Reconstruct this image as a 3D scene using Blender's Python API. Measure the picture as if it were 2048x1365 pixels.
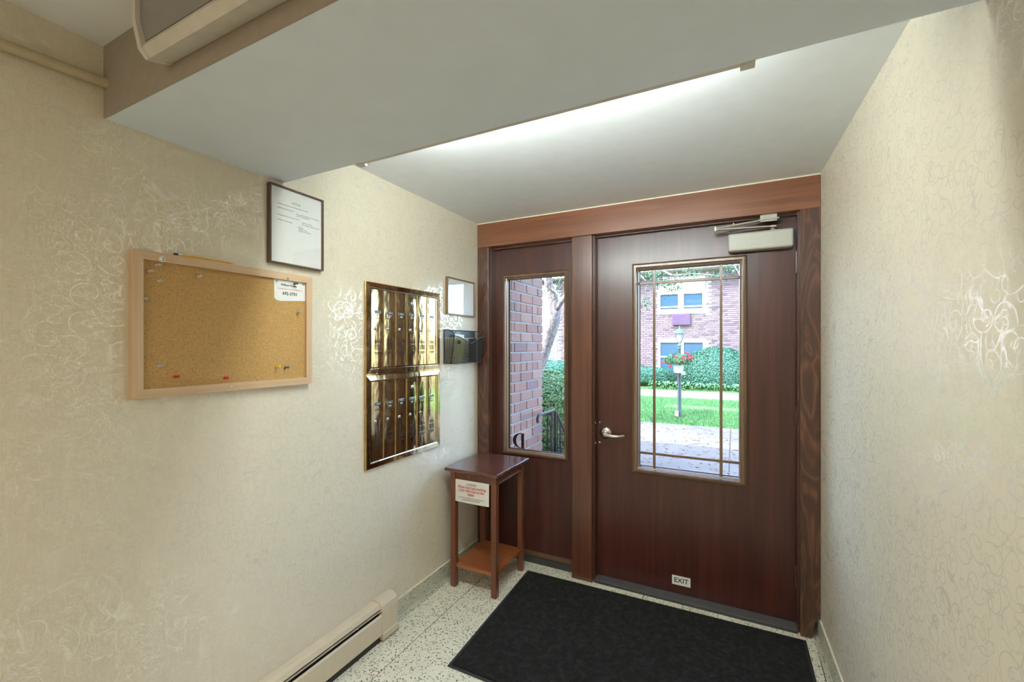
import bpy, bmesh, math, random
from mathutils import Vector, Matrix
random.seed(7)
PI = math.pi
for o in list(bpy.data.objects): bpy.data.objects.remove(o)
COL = bpy.context.scene.collection
SC = bpy.context.scene
# ---------------------------------------------------------------- camera, sky, sun, exposure
W, H = 2048, 1365
FPX = 870.0
YAW = math.atan(444 / 870.0)
cd = bpy.data.cameras.new('camera'); cam = bpy.data.objects.new('camera', cd); COL.objects.link(cam)
cd.sensor_width = 36.0; cd.lens = FPX / W * 36.0
cd.shift_y = (692 - H / 2) / W
cd.clip_start = 0.02; cd.clip_end = 300
cam.location = (0, 0, 1.41)
cam.rotation_euler = (PI / 2, 0, YAW)
SC.camera = cam
SC.view_settings.view_transform = 'Standard'
SC.view_settings.look = 'None'
SC.view_settings.gamma = 1.0
SC.view_settings.use_curve_mapping = False
SC.view_settings.exposure = 0.0

SUN_E, SKY_S, TUBE_E, FILL_E = 10.0, 2.6, 150.0, 28.0
wd = bpy.data.worlds.new('World'); SC.world = wd; wd.use_nodes = True
nt = wd.node_tree; nt.nodes.clear()
sk = nt.nodes.new('ShaderNodeTexSky'); sk.sky_type = 'NISHITA'; sk.sun_disc = False
sk.sun_elevation = math.radians(52); sk.sun_rotation = math.radians(200); sk.air_density = 1.0; sk.dust_density = 2.0
bgn = nt.nodes.new('ShaderNodeBackground'); bgn.inputs['Strength'].default_value = SKY_S
wo = nt.nodes.new('ShaderNodeOutputWorld')
nt.links.new(sk.outputs[0], bgn.inputs[0]); nt.links.new(bgn.outputs[0], wo.inputs[0])
sl = bpy.data.lights.new('sun', 'SUN'); sl.energy = SUN_E; sl.angle = 0.01; sl.color = (0.97, 1.0, 1.0)
so = bpy.data.objects.new('sun', sl); COL.objects.link(so)
sd = Vector((0.30, 0.72, -0.95)).normalized()          # light travels away from this building, onto the far one
so.rotation_euler = sd.to_track_quat('-Z', 'Y').to_euler()
# added fill light, unseen behind the camera, to brighten the interior
hl = bpy.data.lights.new('hall_fill', 'AREA'); hl.shape = 'DISK'; hl.size = 0.5; hl.energy = FILL_E; hl.color = (1.0, 0.88, 0.76)
ho = bpy.data.objects.new('hall_fill', hl); COL.objects.link(ho); ho.location = (-0.55, -1.5, 2.19)

# ---------------------------------------------------------------- material helpers
def mat(name):
    m = bpy.data.materials.new(name); m.use_nodes = True
    t = m.node_tree; b = t.nodes.get('Principled BSDF')
    return m, t, b
def N(t, typ, **kw):
    n = t.nodes.new(typ)
    for k, v in kw.items():
        if k.startswith('i_'):
            key = k[2:]
            key = int(key) if key.isdigit() else key.replace('_', ' ')
            n.inputs[key].default_value = v
        else: setattr(n, k, v)
    return n
def math_n(t, op, a, b=None, c=None, clamp=False):
    n = t.nodes.new('ShaderNodeMath'); n.operation = op; n.use_clamp = clamp
    for i, x in enumerate((a, b, c)):
        if x is None: continue
        if isinstance(x, (int, float)): n.inputs[i].default_value = x
        else: t.links.new(x, n.inputs[i])
    return n.outputs[0]
def mixc(t, fac, a, b):
    n = t.nodes.new('ShaderNodeMix'); n.data_type = 'RGBA'
    for i, x in ((0, fac), (6, a), (7, b)):
        if isinstance(x, (int, float)): n.inputs[i].default_value = x
        elif isinstance(x, tuple): n.inputs[i].default_value = (*x[:3], 1)
        else: t.links.new(x, n.inputs[i])
    return n.outputs[2]
def ramp(t, fac, stops):
    n = t.nodes.new('ShaderNodeValToRGB'); t.links.new(fac, n.inputs[0])
    e = n.color_ramp.elements
    while len(e) < len(stops): e.new(0.5)
    for i, (p, c) in enumerate(stops):
        e[i].position = p; e[i].color = (*c, 1) if len(c) == 3 else c
    return n.outputs[0]
def coords(t, kind='Object', scale=(1, 1, 1), loc=(0, 0, 0), rot=(0, 0, 0)):
    tc = t.nodes.new('ShaderNodeTexCoord'); mp = t.nodes.new('ShaderNodeMapping')
    mp.inputs['Scale'].default_value = scale; mp.inputs['Location'].default_value = loc; mp.inputs['Rotation'].default_value = rot
    t.links.new(tc.outputs[kind], mp.inputs[0]); return mp.outputs[0]
def noise(t, vec, scale, detail=3, rough=0.5, dist=0.0):
    n = N(t, 'ShaderNodeTexNoise'); n.inputs['Scale'].default_value = scale; n.inputs['Detail'].default_value = detail
    n.inputs['Roughness'].default_value = rough; n.inputs['Distortion'].default_value = dist
    t.links.new(vec, n.inputs['Vector']); return n.outputs[0]
def bump(t, b, h, strength, dist=0.002):
    n = t.nodes.new('ShaderNodeBump'); n.inputs['Strength'].default_value = strength; n.inputs['Distance'].default_value = dist
    t.links.new(h, n.inputs['Height']); t.links.new(n.outputs[0], b.inputs['Normal'])
def setc(b, c, rough=0.5, metal=0.0, spec=None):
    b.inputs['Base Color'].default_value = (*c, 1); b.inputs['Roughness'].default_value = rough; b.inputs['Metallic'].default_value = metal
    if spec is not None: b.inputs['Specular IOR Level'].default_value = spec
def plain(name, c, rough=0.5, metal=0.0, var=0.06, scale=30, bmp=0.0, spec=None):
    m, t, b = mat(name); setc(b, c, rough, metal, spec)
    n = noise(t, coords(t), scale, 3)
    dk = tuple(x * (1 - var) for x in c); lt = tuple(min(1, x * (1 + var)) for x in c)
    t.links.new(ramp(t, n, [(0.3, dk), (0.7, lt)]), b.inputs['Base Color'])
    if bmp: bump(t, b, n, bmp)
    return m
def wood(name, dark, mid, light, axis=2, rough=0.3, grain=1.0, figure=0.0, coat=0.3, bmp=0.15, scale=1.0):
    """grain runs along `axis` of the object's own space"""
    m, t, b = mat(name)
    sc = [26 * scale] * 3; sc[axis] = 1.3 * scale
    v = coords(t, 'Object', tuple(sc))
    n1 = noise(t, v, 1.0, 6, 0.6, 0.6)
    sc2 = [160 * scale] * 3; sc2[axis] = 3.0 * scale
    n2 = noise(t, coords(t, 'Object', tuple(sc2)), 1.0, 2, 0.5)
    f = math_n(t, 'ADD', math_n(t, 'MULTIPLY', n1, 0.75), math_n(t, 'MULTIPLY', n2, 0.25))
    if figure > 0:
        sc3 = [9] * 3; sc3[axis] = 1.9
        n3 = noise(t, coords(t, 'Object', tuple(sc3)), 1.0, 2, 0.5, 1.2)
        rings = math_n(t, 'PINGPONG', math_n(t, 'MULTIPLY', n3, 14.0), 1.0)
        rings = math_n(t, 'POWER', rings, 2.2)
        f = math_n(t, 'ADD', math_n(t, 'MULTIPLY', f, 1 - figure), math_n(t, 'MULTIPLY', rings, figure))
    t.links.new(ramp(t, f, [(0.28, dark), (0.5, mid), (0.75, light)]), b.inputs['Base Color'])
    b.inputs['Roughness'].default_value = rough
    b.inputs['Coat Weight'].default_value = coat; b.inputs['Coat Roughness'].default_value = 0.24
    bump(t, b, f, bmp, 0.001 * grain)
    return m

# ---- wallpaper: woven ground with pearly scrolls
def wallpaper(name, ax):
    m, t, b = mat(name)
    tc = t.nodes.new('ShaderNodeTexCoord'); sp = t.nodes.new('ShaderNodeSeparateXYZ'); t.links.new(tc.outputs['Object'], sp.inputs[0])
    cb = t.nodes.new('ShaderNodeCombineXYZ'); t.links.new(sp.outputs[ax], cb.inputs[0]); t.links.new(sp.outputs[2], cb.inputs[1])
    uv = cb.outputs[0]
    warp = N(t, 'ShaderNodeTexNoise'); warp.inputs['Scale'].default_value = 5; warp.inputs['Detail'].default_value = 1; t.links.new(uv, warp.inputs['Vector'])
    va = t.nodes.new('ShaderNodeVectorMath'); va.operation = 'MULTIPLY_ADD'
    t.links.new(warp.outputs['Color'], va.inputs[0]); va.inputs[1].default_value = (0.035,) * 3; t.links.new(uv, va.inputs[2])
    wuv = va.outputs[0]
    def curls(S, k, w, rmax, seed):
        off = t.nodes.new('ShaderNodeVectorMath'); off.operation = 'ADD'; off.inputs[1].default_value = (seed, seed * 1.7, 0); t.links.new(wuv, off.inputs[0])
        vo = t.nodes.new('ShaderNodeTexVoronoi'); vo.voronoi_dimensions = '2D'; vo.inputs['Scale'].default_value = S; vo.inputs['Randomness'].default_value = 0.85
        t.links.new(off.outputs[0], vo.inputs['Vector'])
        sb = t.nodes.new('ShaderNodeVectorMath'); sb.operation = 'SUBTRACT'; t.links.new(off.outputs[0], sb.inputs[0]); t.links.new(vo.outputs['Position'], sb.inputs[1])
        s2 = t.nodes.new('ShaderNodeSeparateXYZ'); t.links.new(sb.outputs[0], s2.inputs[0])
        r = math_n(t, 'MULTIPLY', vo.outputs['Distance'], 1.0)
        sc = t.nodes.new('ShaderNodeSeparateColor'); t.links.new(vo.outputs['Color'], sc.inputs[0])
        sign = math_n(t, 'SUBTRACT', math_n(t, 'MULTIPLY', math_n(t, 'GREATER_THAN', sc.outputs[1], 0.5), 2.0), 1.0)
        th = math_n(t, 'MULTIPLY', math_n(t, 'ARCTAN2', s2.outputs[1], s2.outputs[0]), sign)
        ph = math_n(t, 'ADD', math_n(t, 'DIVIDE', th, 2 * PI), sc.outputs[0])
        fr = math_n(t, 'FRACT', math_n(t, 'ADD', math_n(t, 'MULTIPLY', r, k), ph))
        d = math_n(t, 'ABSOLUTE', math_n(t, 'SUBTRACT', fr, 0.5))
        line = math_n(t, 'SMOOTH_MIN', 1.0, math_n(t, 'DIVIDE', d, w), 0.1)
        line = math_n(t, 'SUBTRACT', 1.0, line, clamp=True)
        inside = math_n(t, 'LESS_THAN', r, rmax)
        return math_n(t, 'MULTIPLY', line, inside)
    c1 = curls(22, 2.6, 0.10, 0.42, 0.0)
    c2 = curls(13, 3.0, 0.085, 0.52, 3.3)
    def strands(S, eps, seed):
        off = t.nodes.new('ShaderNodeVectorMath'); off.operation = 'ADD'; off.inputs[1].default_value = (seed, seed, 0); t.links.new(wuv, off.inputs[0])
        n = noise(t, off.outputs[0], S, 1.5, 0.5, 0.8)
        l = math_n(t, 'DIVIDE', math_n(t, 'ABSOLUTE', math_n(t, 'SUBTRACT', n, 0.5)), eps)
        l = math_n(t, 'SUBTRACT', 1.0, l, clamp=True)
        g = noise(t, off.outputs[0], S * 1.3, 0, 0.5)
        return math_n(t, 'MULTIPLY', l, math_n(t, 'GREATER_THAN', g, 0.47))
    s1 = strands(9, 0.012, 11.0); s2_ = strands(15, 0.012, 5.0)
    p = math_n(t, 'MAXIMUM', math_n(t, 'MAXIMUM', c1, c2), math_n(t, 'MAXIMUM', s1, s2_))
    # woven ground
    cv = t.nodes.new('ShaderNodeVectorMath'); cv.operation = 'MULTIPLY'; cv.inputs[1].default_value = (420, 14, 1); t.links.new(uv, cv.inputs[0])
    w1 = noise(t, cv.outputs[0], 1.0, 2)
    cv2 = t.nodes.new('ShaderNodeVectorMath'); cv2.operation = 'MULTIPLY'; cv2.inputs[1].default_value = (16, 500, 1); t.links.new(uv, cv2.inputs[0])
    w2 = noise(t, cv2.outputs[0], 1.0, 2)
    wv = math_n(t, 'ADD', math_n(t, 'MULTIPLY', w1, 0.6), math_n(t, 'MULTIPLY', w2, 0.4))
    ground = ramp(t, wv, [(0.3, (0.655, 0.595, 0.465)), (0.7, (0.75, 0.685, 0.545))])
    col = mixc(t, math_n(t, 'MULTIPLY', p, 0.9), ground, (0.80, 0.76, 0.64))
    t.links.new(col, b.inputs['Base Color'])
    b.inputs['Roughness'].default_value = 0.5
    t.links.new(p, b.inputs['Coat Weight']); b.inputs['Coat IOR'].default_value = 2.9; b.inputs['Coat Roughness'].default_value = 0.17
    b.inputs['Specular IOR Level'].default_value = 0.5
    bump(t, b, wv, 0.06, 0.0008)
    return m

def terrazzo(name, base, tint):
    m, t, b = mat(name)
    v = coords(t)
    def chips(S, lo, hi):
        vo = t.nodes.new('ShaderNodeTexVoronoi'); vo.inputs['Scale'].default_value = S; t.links.new(v, vo.inputs['Vector'])
        sc = t.nodes.new('ShaderNodeSeparateColor'); t.links.new(vo.outputs['Color'], sc.inputs[0])
        near = math_n(t, 'LESS_THAN', vo.outputs['Distance'], lo)
        return math_n(t, 'MULTIPLY', near, math_n(t, 'LESS_THAN', sc.outputs[0], hi)), sc.outputs[1]
    d1, r1 = chips(105, 0.36, 0.30)
    d2, r2 = chips(190, 0.36, 0.20)
    d3, r3 = chips(90, 0.42, 0.22)
    n = noise(t, v, 9, 3)
    g = ramp(t, n, [(0.3, base), (0.7, tint)])
    g = mixc(t, math_n(t, 'MULTIPLY', d3, 0.6), g, (0.42, 0.37, 0.24))
    dark = ramp(t, r1, [(0.0, (0.03, 0.028, 0.022)), (0.75, (0.05, 0.045, 0.03)), (1.0, (0.30, 0.19, 0.10))])
    g = mixc(t, d2, g, (0.13, 0.12, 0.09)); g = mixc(t, d1, g, dark)
    t.links.new(g, b.inputs['Base Color']); b.inputs['Roughness'].default_value = 0.35
    return m

def glass_mat(name, tint=(0.97, 0.99, 1.0), refl=1.0):
    m = bpy.data.materials.new(name); m.use_nodes = True; t = m.node_tree; t.nodes.clear()
    tr = N(t, 'ShaderNodeBsdfTransparent'); tr.inputs[0].default_value = (*tint, 1)
    gl = N(t, 'ShaderNodeBsdfGlossy'); gl.inputs['Roughness'].default_value = 0.02
    ge = N(t, 'ShaderNodeNewGeometry'); dt = N(t, 'ShaderNodeVectorMath', operation='DOT_PRODUCT')
    t.links.new(ge.outputs['Normal'], dt.inputs[0]); t.links.new(ge.outputs['Incoming'], dt.inputs[1])
    ci = math_n(t, 'SUBTRACT', 1.0, math_n(t, 'ABSOLUTE', dt.outputs['Value']), clamp=True)
    sch = math_n(t, 'ADD', 0.04, math_n(t, 'MULTIPLY', math_n(t, 'POWER', ci, 5.0), 0.96))
    mx = N(t, 'ShaderNodeMixShader'); o = N(t, 'ShaderNodeOutputMaterial')
    f = math_n(t, 'MULTIPLY', sch, refl)
    t.links.new(f, mx.inputs[0]); t.links.new(tr.outputs[0], mx.inputs[1]); t.links.new(gl.outputs[0], mx.inputs[2]); t.links.new(mx.outputs[0], o.inputs[0])
    return m
def emis(name, c, s):
    m, t, b = mat(name); setc(b, (0.9, 0.9, 0.9)); b.inputs['Emission Color'].default_value = (*c, 1); b.inputs['Emission Strength'].default_value = s
    return m
def island(name, cols, rough=0.8, bmp=0.3, bscale=60):
    """colour differs from one loose piece to the next"""
    m, t, b = mat(name)
    g = N(t, 'ShaderNodeNewGeometry')
    k = len(cols)
    c = ramp(t, g.outputs['Random Per Island'], [(i / max(1, k - 1), x) for i, x in enumerate(cols)])
    n = noise(t, coords(t), bscale, 3)
    c = mixc(t, math_n(t, 'MULTIPLY', n, 0.35), c, tuple(x * 0.6 for x in cols[0]))
    t.links.new(c, b.inputs['Base Color']); b.inputs['Roughness'].default_value = rough
    if bmp: bump(t, b, n, bmp)
    return m
def brickmat(name, cols):
    m, t, b = mat(name)
    oi = N(t, 'ShaderNodeObjectInfo')
    k = len(cols)
    c = ramp(t, oi.outputs['Random'], [(i / (k - 1), x) for i, x in enumerate(cols)])
    n = noise(t, coords(t), 45, 4, 0.6)
    c = mixc(t, math_n(t, 'MULTIPLY', n, 0.6), c, (0.20, 0.13, 0.12))
    t.links.new(c, b.inputs['Base Color']); b.inputs['Roughness'].default_value = 0.85
    bump(t, b, n, 0.5, 0.004)
    return m

M = {}
M['paper_left'] = wallpaper('wallpaper_left', 1)
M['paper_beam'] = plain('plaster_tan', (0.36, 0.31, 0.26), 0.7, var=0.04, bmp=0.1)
M['ceiling'] = plain('ceiling_paint', (0.83, 0.87, 0.89), 0.55, var=0.02, scale=14, bmp=0.12)
M['beam'] = plain('soffit_paint', (0.73, 0.81, 0.90), 0.6, var=0.02, scale=9, bmp=0.10)
M['caulk'] = plain('cream_caulk', (0.78, 0.73, 0.58), 0.5)
M['terrazzo'] = terrazzo('terrazzo_floor', (0.76, 0.745, 0.60), (0.84, 0.825, 0.68))
M['terrazzo_base'] = terrazzo('terrazzo_base', (0.50, 0.50, 0.40), (0.60, 0.60, 0.48))
M['joint'] = plain('floor_joint', (0.06, 0.055, 0.035), 0.5, 0.3)
M['casing'] = wood('casing_wood', (0.055, 0.020, 0.011), (0.092, 0.033, 0.018), (0.14, 0.055, 0.030), 2, 0.30, coat=0.4)
M['casing_fig'] = wood('casing_wood_figured', (0.045, 0.017, 0.010), (0.080, 0.031, 0.017), (0.17, 0.070, 0.032), 2, 0.35, figure=0.33, coat=0.35)
M['header'] = wood('header_wood', (0.115, 0.040, 0.018), (0.185, 0.068, 0.030), (0.26, 0.105, 0.048), 0, 0.32, coat=0.3)
M['door'] = wood('door_wood', (0.028, 0.007, 0.005), (0.050, 0.0115, 0.008), (0.082, 0.022, 0.014), 2, 0.36, coat=0.3, bmp=0.5, scale=0.8)
M['jamb'] = wood('jamb_wood', (0.04, 0.015, 0.010), (0.07, 0.024, 0.015), (0.11, 0.04, 0.024), 2, 0.35)
M['bead'] = wood('bead_moulding_wood', (0.10, 0.054, 0.027), (0.145, 0.080, 0.040), (0.20, 0.12, 0.065), 2, 0.3, coat=0.5)
M['table'] = wood('table_wood', (0.075, 0.022, 0.010), (0.15, 0.045, 0.018), (0.24, 0.085, 0.032), 2, 0.3, coat=0.4)
M['table_top'] = wood('table_top_wood', (0.05, 0.017, 0.012), (0.10, 0.034, 0.022), (0.17, 0.065, 0.04), 0, 0.26, coat=0.5)
M['table_shelf'] = wood('table_shelf_wood', (0.17, 0.045, 0.014), (0.28, 0.085, 0.026), (0.38, 0.14, 0.045), 0, 0.3, coat=0.4)
M['pine'] = wood('pale_pine', (0.50, 0.33, 0.19), (0.62, 0.43, 0.26), (0.70, 0.52, 0.34), 1, 0.45, coat=0.1)
M['pine_v'] = wood('pale_pine_vertical', (0.50, 0.33, 0.19), (0.62, 0.43, 0.26), (0.70, 0.52, 0.34), 2, 0.45, coat=0.1)
M['frame_brown'] = plain('dark_bronze_frame', (0.10, 0.066, 0.045), 0.35, var=0.15, scale=60)
M['frame_brown2'] = plain('brown_frame', (0.20, 0.115, 0.06), 0.35, var=0.15, scale=60)
M['paper'] = plain('white_paper', (0.80, 0.82, 0.80), 0.6, var=0.02)
M['paper_sign'] = plain('sign_paper', (0.74, 0.74, 0.68), 0.5, var=0.02)
M['ink'] = plain('grey_ink', (0.22, 0.23, 0.24), 0.7)
M['ink_dark'] = plain('dark_ink', (0.015, 0.015, 0.018), 0.7, spec=0.15)
M['ink_red'] = plain('red_ink', (0.62, 0.10, 0.09), 0.6)
M['ink_pale_red'] = plain('pale_red_ink', (0.72, 0.32, 0.28), 0.6)
M['glass'] = glass_mat('window_glass')
M['frame_glass'] = glass_mat('picture_glass', (1, 1, 1))
M['satin'] = plain('satin_nickel', (0.62, 0.60, 0.56), 0.28, 1.0)
M['closer'] = plain('closer_paint', (0.50, 0.50, 0.45), 0.45, 0.15, var=0.03)
M['closer_arm'] = plain('closer_arm_paint', (0.58, 0.54, 0.48), 0.35, 0.6)
M['steel'] = plain('bright_steel', (0.72, 0.72, 0.70), 0.2, 1.0)
M['dark_metal'] = plain('dark_threshold_metal', (0.06, 0.06, 0.062), 0.35, 0.5)
M['rib'] = plain('pale_threshold_ribs', (0.24, 0.24, 0.25), 0.35, 0.6)  # ribs in a paler tone than the threshold plate
M['black_rubber'] = plain('black_rubber', (0.022, 0.022, 0.022), 0.6)
M['heater'] = plain('heater_enamel', (0.62, 0.54, 0.40), 0.35, var=0.03)
M['heater_dark'] = plain('heater_interior', (0.035, 0.028, 0.022), 0.7)
M['pipe'] = plain('cream_pipe_paint', (0.50, 0.42, 0.27), 0.4)
M['fixture'] = plain('fixture_enamel', (0.62, 0.59, 0.53), 0.45)
M['lens'] = plain('fixture_lens', (0.26, 0.25, 0.235), 0.3, var=0.03)
M['white'] = plain('white_enamel', (0.7, 0.7, 0.7), 0.4)
M['tube'] = emis('fluorescent_tube', (0.93, 1.0, 0.97), TUBE_E)
M['black_mesh'] = plain('black_wire', (0.025, 0.028, 0.03), 0.4, 0.3)
M['file_back'] = plain('file_back_plate', (0.06, 0.085, 0.105), 0.4, 0.2)
M['brochure'] = plain('yellow_brochure_paper', (0.66, 0.60, 0.20), 0.5, var=0.1, scale=20)
M['black'] = plain('black_plastic', (0.015, 0.015, 0.016), 0.4)
M['teal_label'] = plain('teal_name_label', (0.035, 0.07, 0.09), 0.3)
M['pale_text'] = plain('pale_label_text', (0.6, 0.66, 0.62), 0.5)
M['pencil'] = plain('pencil_yellow', (0.72, 0.38, 0.03), 0.35)
M['pin_clear'] = plain('clear_plastic', (0.92, 0.91, 0.86), 0.10)
M['pin_clear'].node_tree.nodes['Principled BSDF'].inputs['Transmission Weight'].default_value = 0.6
M['pin_red'] = plain('red_plastic', (0.55, 0.03, 0.025), 0.25)
M['pin_yellow'] = plain('yellow_plastic', (0.75, 0.55, 0.03), 0.25)
M['pin_teal'] = plain('teal_plastic', (0.012, 0.10, 0.11), 0.25)
# cork
m, t, b = mat('cork'); v = coords(t)
n1 = noise(t, v, 260, 4, 0.7)
vo = t.nodes.new('ShaderNodeTexVoronoi'); vo.inputs['Scale'].default_value = 95; t.links.new(v, vo.inputs['Vector'])
sc_ = t.nodes.new('ShaderNodeSeparateColor'); t.links.new(vo.outputs['Color'], sc_.inputs[0])
c = ramp(t, n1, [(0.3, (0.33, 0.18, 0.055)), (0.5, (0.50, 0.30, 0.105)), (0.7, (0.58, 0.37, 0.15))])
spk = math_n(t, 'MULTIPLY', math_n(t, 'LESS_THAN', sc_.outputs[0], 0.02), math_n(t, 'LESS_THAN', math_n(t, 'ADD', vo.outputs['Distance'], math_n(t, 'MULTIPLY', sc_.outputs[1], 0.2)), 0.27))
c = mixc(t, math_n(t, 'MULTIPLY', spk, 0.8), c, (0.16, 0.085, 0.03))
t.links.new(c, b.inputs['Base Color']); b.inputs['Roughness'].default_value = 0.85; bump(t, b, n1, 0.3); M['cork'] = m
# brass
def brass(name, wob):
    m, t, b = mat(name); setc(b, (0.66, 0.50, 0.23), 0.09, 1.0)
    n = noise(t, coords(t, 'Object', (1, 7, 3)), 2.3, 2, 0.5)
    n2 = noise(t, coords(t), 26, 3, 0.6)
    t.links.new(ramp(t, n2, [(0.35, (0.45, 0.34, 0.18)), (0.6, (0.58, 0.45, 0.245))]), b.inputs['Base Color'])
    t.links.new(math_n(t, 'ADD', 0.07, math_n(t, 'MULTIPLY', n2, 0.12)), b.inputs['Roughness'])
    bump(t, b, math_n(t, 'ADD', n, math_n(t, 'MULTIPLY', n2, 0.05)), wob, 0.03); return m
M['brass'] = brass('polished_brass', 0.09); M['brass_frame'] = brass('polished_brass_frame', 0.06)
M['brass_edge'] = plain('brass_edge', (0.75, 0.66, 0.42), 0.2, 1.0)
M['slot'] = plain('dark_slot', (0.02, 0.015, 0.01), 0.7)
# carpet
m, t, b = mat('mat_carpet'); n1 = noise(t, coords(t), 420, 4, 0.8); n2 = noise(t, coords(t), 40, 4, 0.7)
f = math_n(t, 'ADD', math_n(t, 'MULTIPLY', n1, 0.6), math_n(t, 'MULTIPLY', n2, 0.4))
t.links.new(ramp(t, f, [(0.38, (0.007, 0.007, 0.007)), (0.52, (0.016, 0.016, 0.015)), (0.68, (0.05, 0.05, 0.048))]), b.inputs['Base Color'])
b.inputs['Roughness'].default_value = 0.95; b.inputs['Specular IOR Level'].default_value = 0.15; bump(t, b, f, 0.8, 0.004); M['carpet'] = m
# outdoors
M['mortar'] = plain('mortar', (0.40, 0.41, 0.42), 0.9, var=0.12, scale=40, bmp=0.4)
M['brick'] = brickmat('porch_brick', [(0.42, 0.20, 0.15), (0.52, 0.26, 0.19), (0.38, 0.20, 0.17), (0.55, 0.33, 0.25), (0.30, 0.19, 0.20), (0.50, 0.24, 0.19), (0.44, 0.27, 0.24)])
M['far_mortar'] = plain('far_mortar', (0.27, 0.265, 0.27), 0.9)
M['far_brick'] = island('far_brick', [(0.14, 0.10, 0.115), (0.18, 0.13, 0.14), (0.11, 0.085, 0.11), (0.19, 0.145, 0.155), (0.04, 0.04, 0.065), (0.16, 0.12, 0.13), (0.12, 0.10, 0.12)], 0.9, 0, 5)
M['concrete'] = plain('walk_concrete', (0.165, 0.152, 0.14), 0.85, var=0.12, scale=3, bmp=0.2)
M['ground'] = plain('soil', (0.16, 0.12, 0.09), 0.9, var=0.3, scale=12)
M['grass_base'] = plain('turf', (0.10, 0.26, 0.06), 0.9, var=0.3, scale=4)
M['grass'] = island('grass_blades', [(0.035, 0.17, 0.05), (0.07, 0.24, 0.06), (0.045, 0.20, 0.075), (0.12, 0.28, 0.08)], 0.7, 0)
M['hedge'] = island('hedge_leaves', [(0.010, 0.09, 0.06), (0.02, 0.15, 0.10), (0.03, 0.20, 0.13), (0.012, 0.12, 0.085)], 0.55, 0)
M['bush'] = island('bush_leaves', [(0.04, 0.15, 0.035), (0.08, 0.25, 0.06), (0.17, 0.36, 0.10), (0.06, 0.19, 0.055)], 0.55, 0)
M['hosta'] = island('hosta_leaves', [(0.05, 0.19, 0.08), (0.08, 0.28, 0.11), (0.16, 0.38, 0.15), (0.07, 0.24, 0.11)], 0.5, 0)
M['tree_leaf'] = island('tree_leaves', [(0.025, 0.12, 0.045), (0.05, 0.20, 0.08), (0.11, 0.28, 0.13)], 0.6, 0)
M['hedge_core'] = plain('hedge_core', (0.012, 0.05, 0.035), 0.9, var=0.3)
m, t, b = mat('bark'); v = coords(t, 'Object', (14, 14, 4)); n1 = noise(t, v, 1.5, 5, 0.7, 1.0)
t.links.new(ramp(t, n1, [(0.35, (0.14, 0.11, 0.10)), (0.48, (0.42, 0.38, 0.37)), (0.66, (0.62, 0.62, 0.64))]), b.inputs['Base Color']); b.inputs['Roughness'].default_value = 0.9; bump(t, b, n1, 1.0, 0.04); M['bark'] = m
M['dead_leaf'] = plain('dry_leaf', (0.16, 0.10, 0.05), 0.8)
M['win_white'] = plain('white_window_paint', (0.50, 0.50, 0.48), 0.5)
M['cream_panel'] = plain('cream_panel', (0.42, 0.38, 0.32), 0.6)
M['blind'] = plain('cream_blind', (0.62, 0.60, 0.54), 0.6)
M['pane'] = plain('dark_window_pane', (0.02, 0.06, 0.10), 0.05, spec=1.0)
M['ac'] = plain('maroon_enamel', (0.065, 0.032, 0.10), 0.5)
M['lamp_teal'] = plain('weathered_teal_metal', (0.07, 0.17, 0.17), 0.4, 0.3)
M['lamp_pole'] = plain('dark_teal_pole', (0.03, 0.06, 0.07), 0.4, 0.3)
M['lamp_glass'] = plain('lamp_glass', (0.75, 0.78, 0.75), 0.15)
M['pot'] = plain('white_plastic_pot', (0.78, 0.78, 0.76), 0.4)
M['petal'] = plain('red_pink_petal', (0.42, 0.012, 0.045), 0.5, var=0.25, scale=20)
M['iron'] = plain('black_wrought_iron', (0.02, 0.022, 0.026), 0.4, 0.4)
M['roof'] = plain('roof_shingle', (0.12, 0.11, 0.11), 0.9)
M['ext'] = plain('facade_stone', (0.42, 0.30, 0.26), 0.9)

# outdoor surfaces: one common scale for their reflectance
for k_ in ('mortar', 'brick', 'far_brick', 'far_mortar', 'concrete', 'ground', 'grass_base', 'grass', 'hedge', 'bush', 'hosta', 'tree_leaf', 'bark', 'win_white', 'cream_panel', 'blind', 'ac', 'lamp_teal', 'lamp_pole', 'pot', 'petal', 'lamp_glass'):
    for n_ in M[k_].node_tree.nodes:
        if n_.type == 'VALTORGB':
            for e_ in n_.color_ramp.elements: e_.color = tuple(x * 0.78 for x in e_.color[:3]) + (1,)

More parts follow.
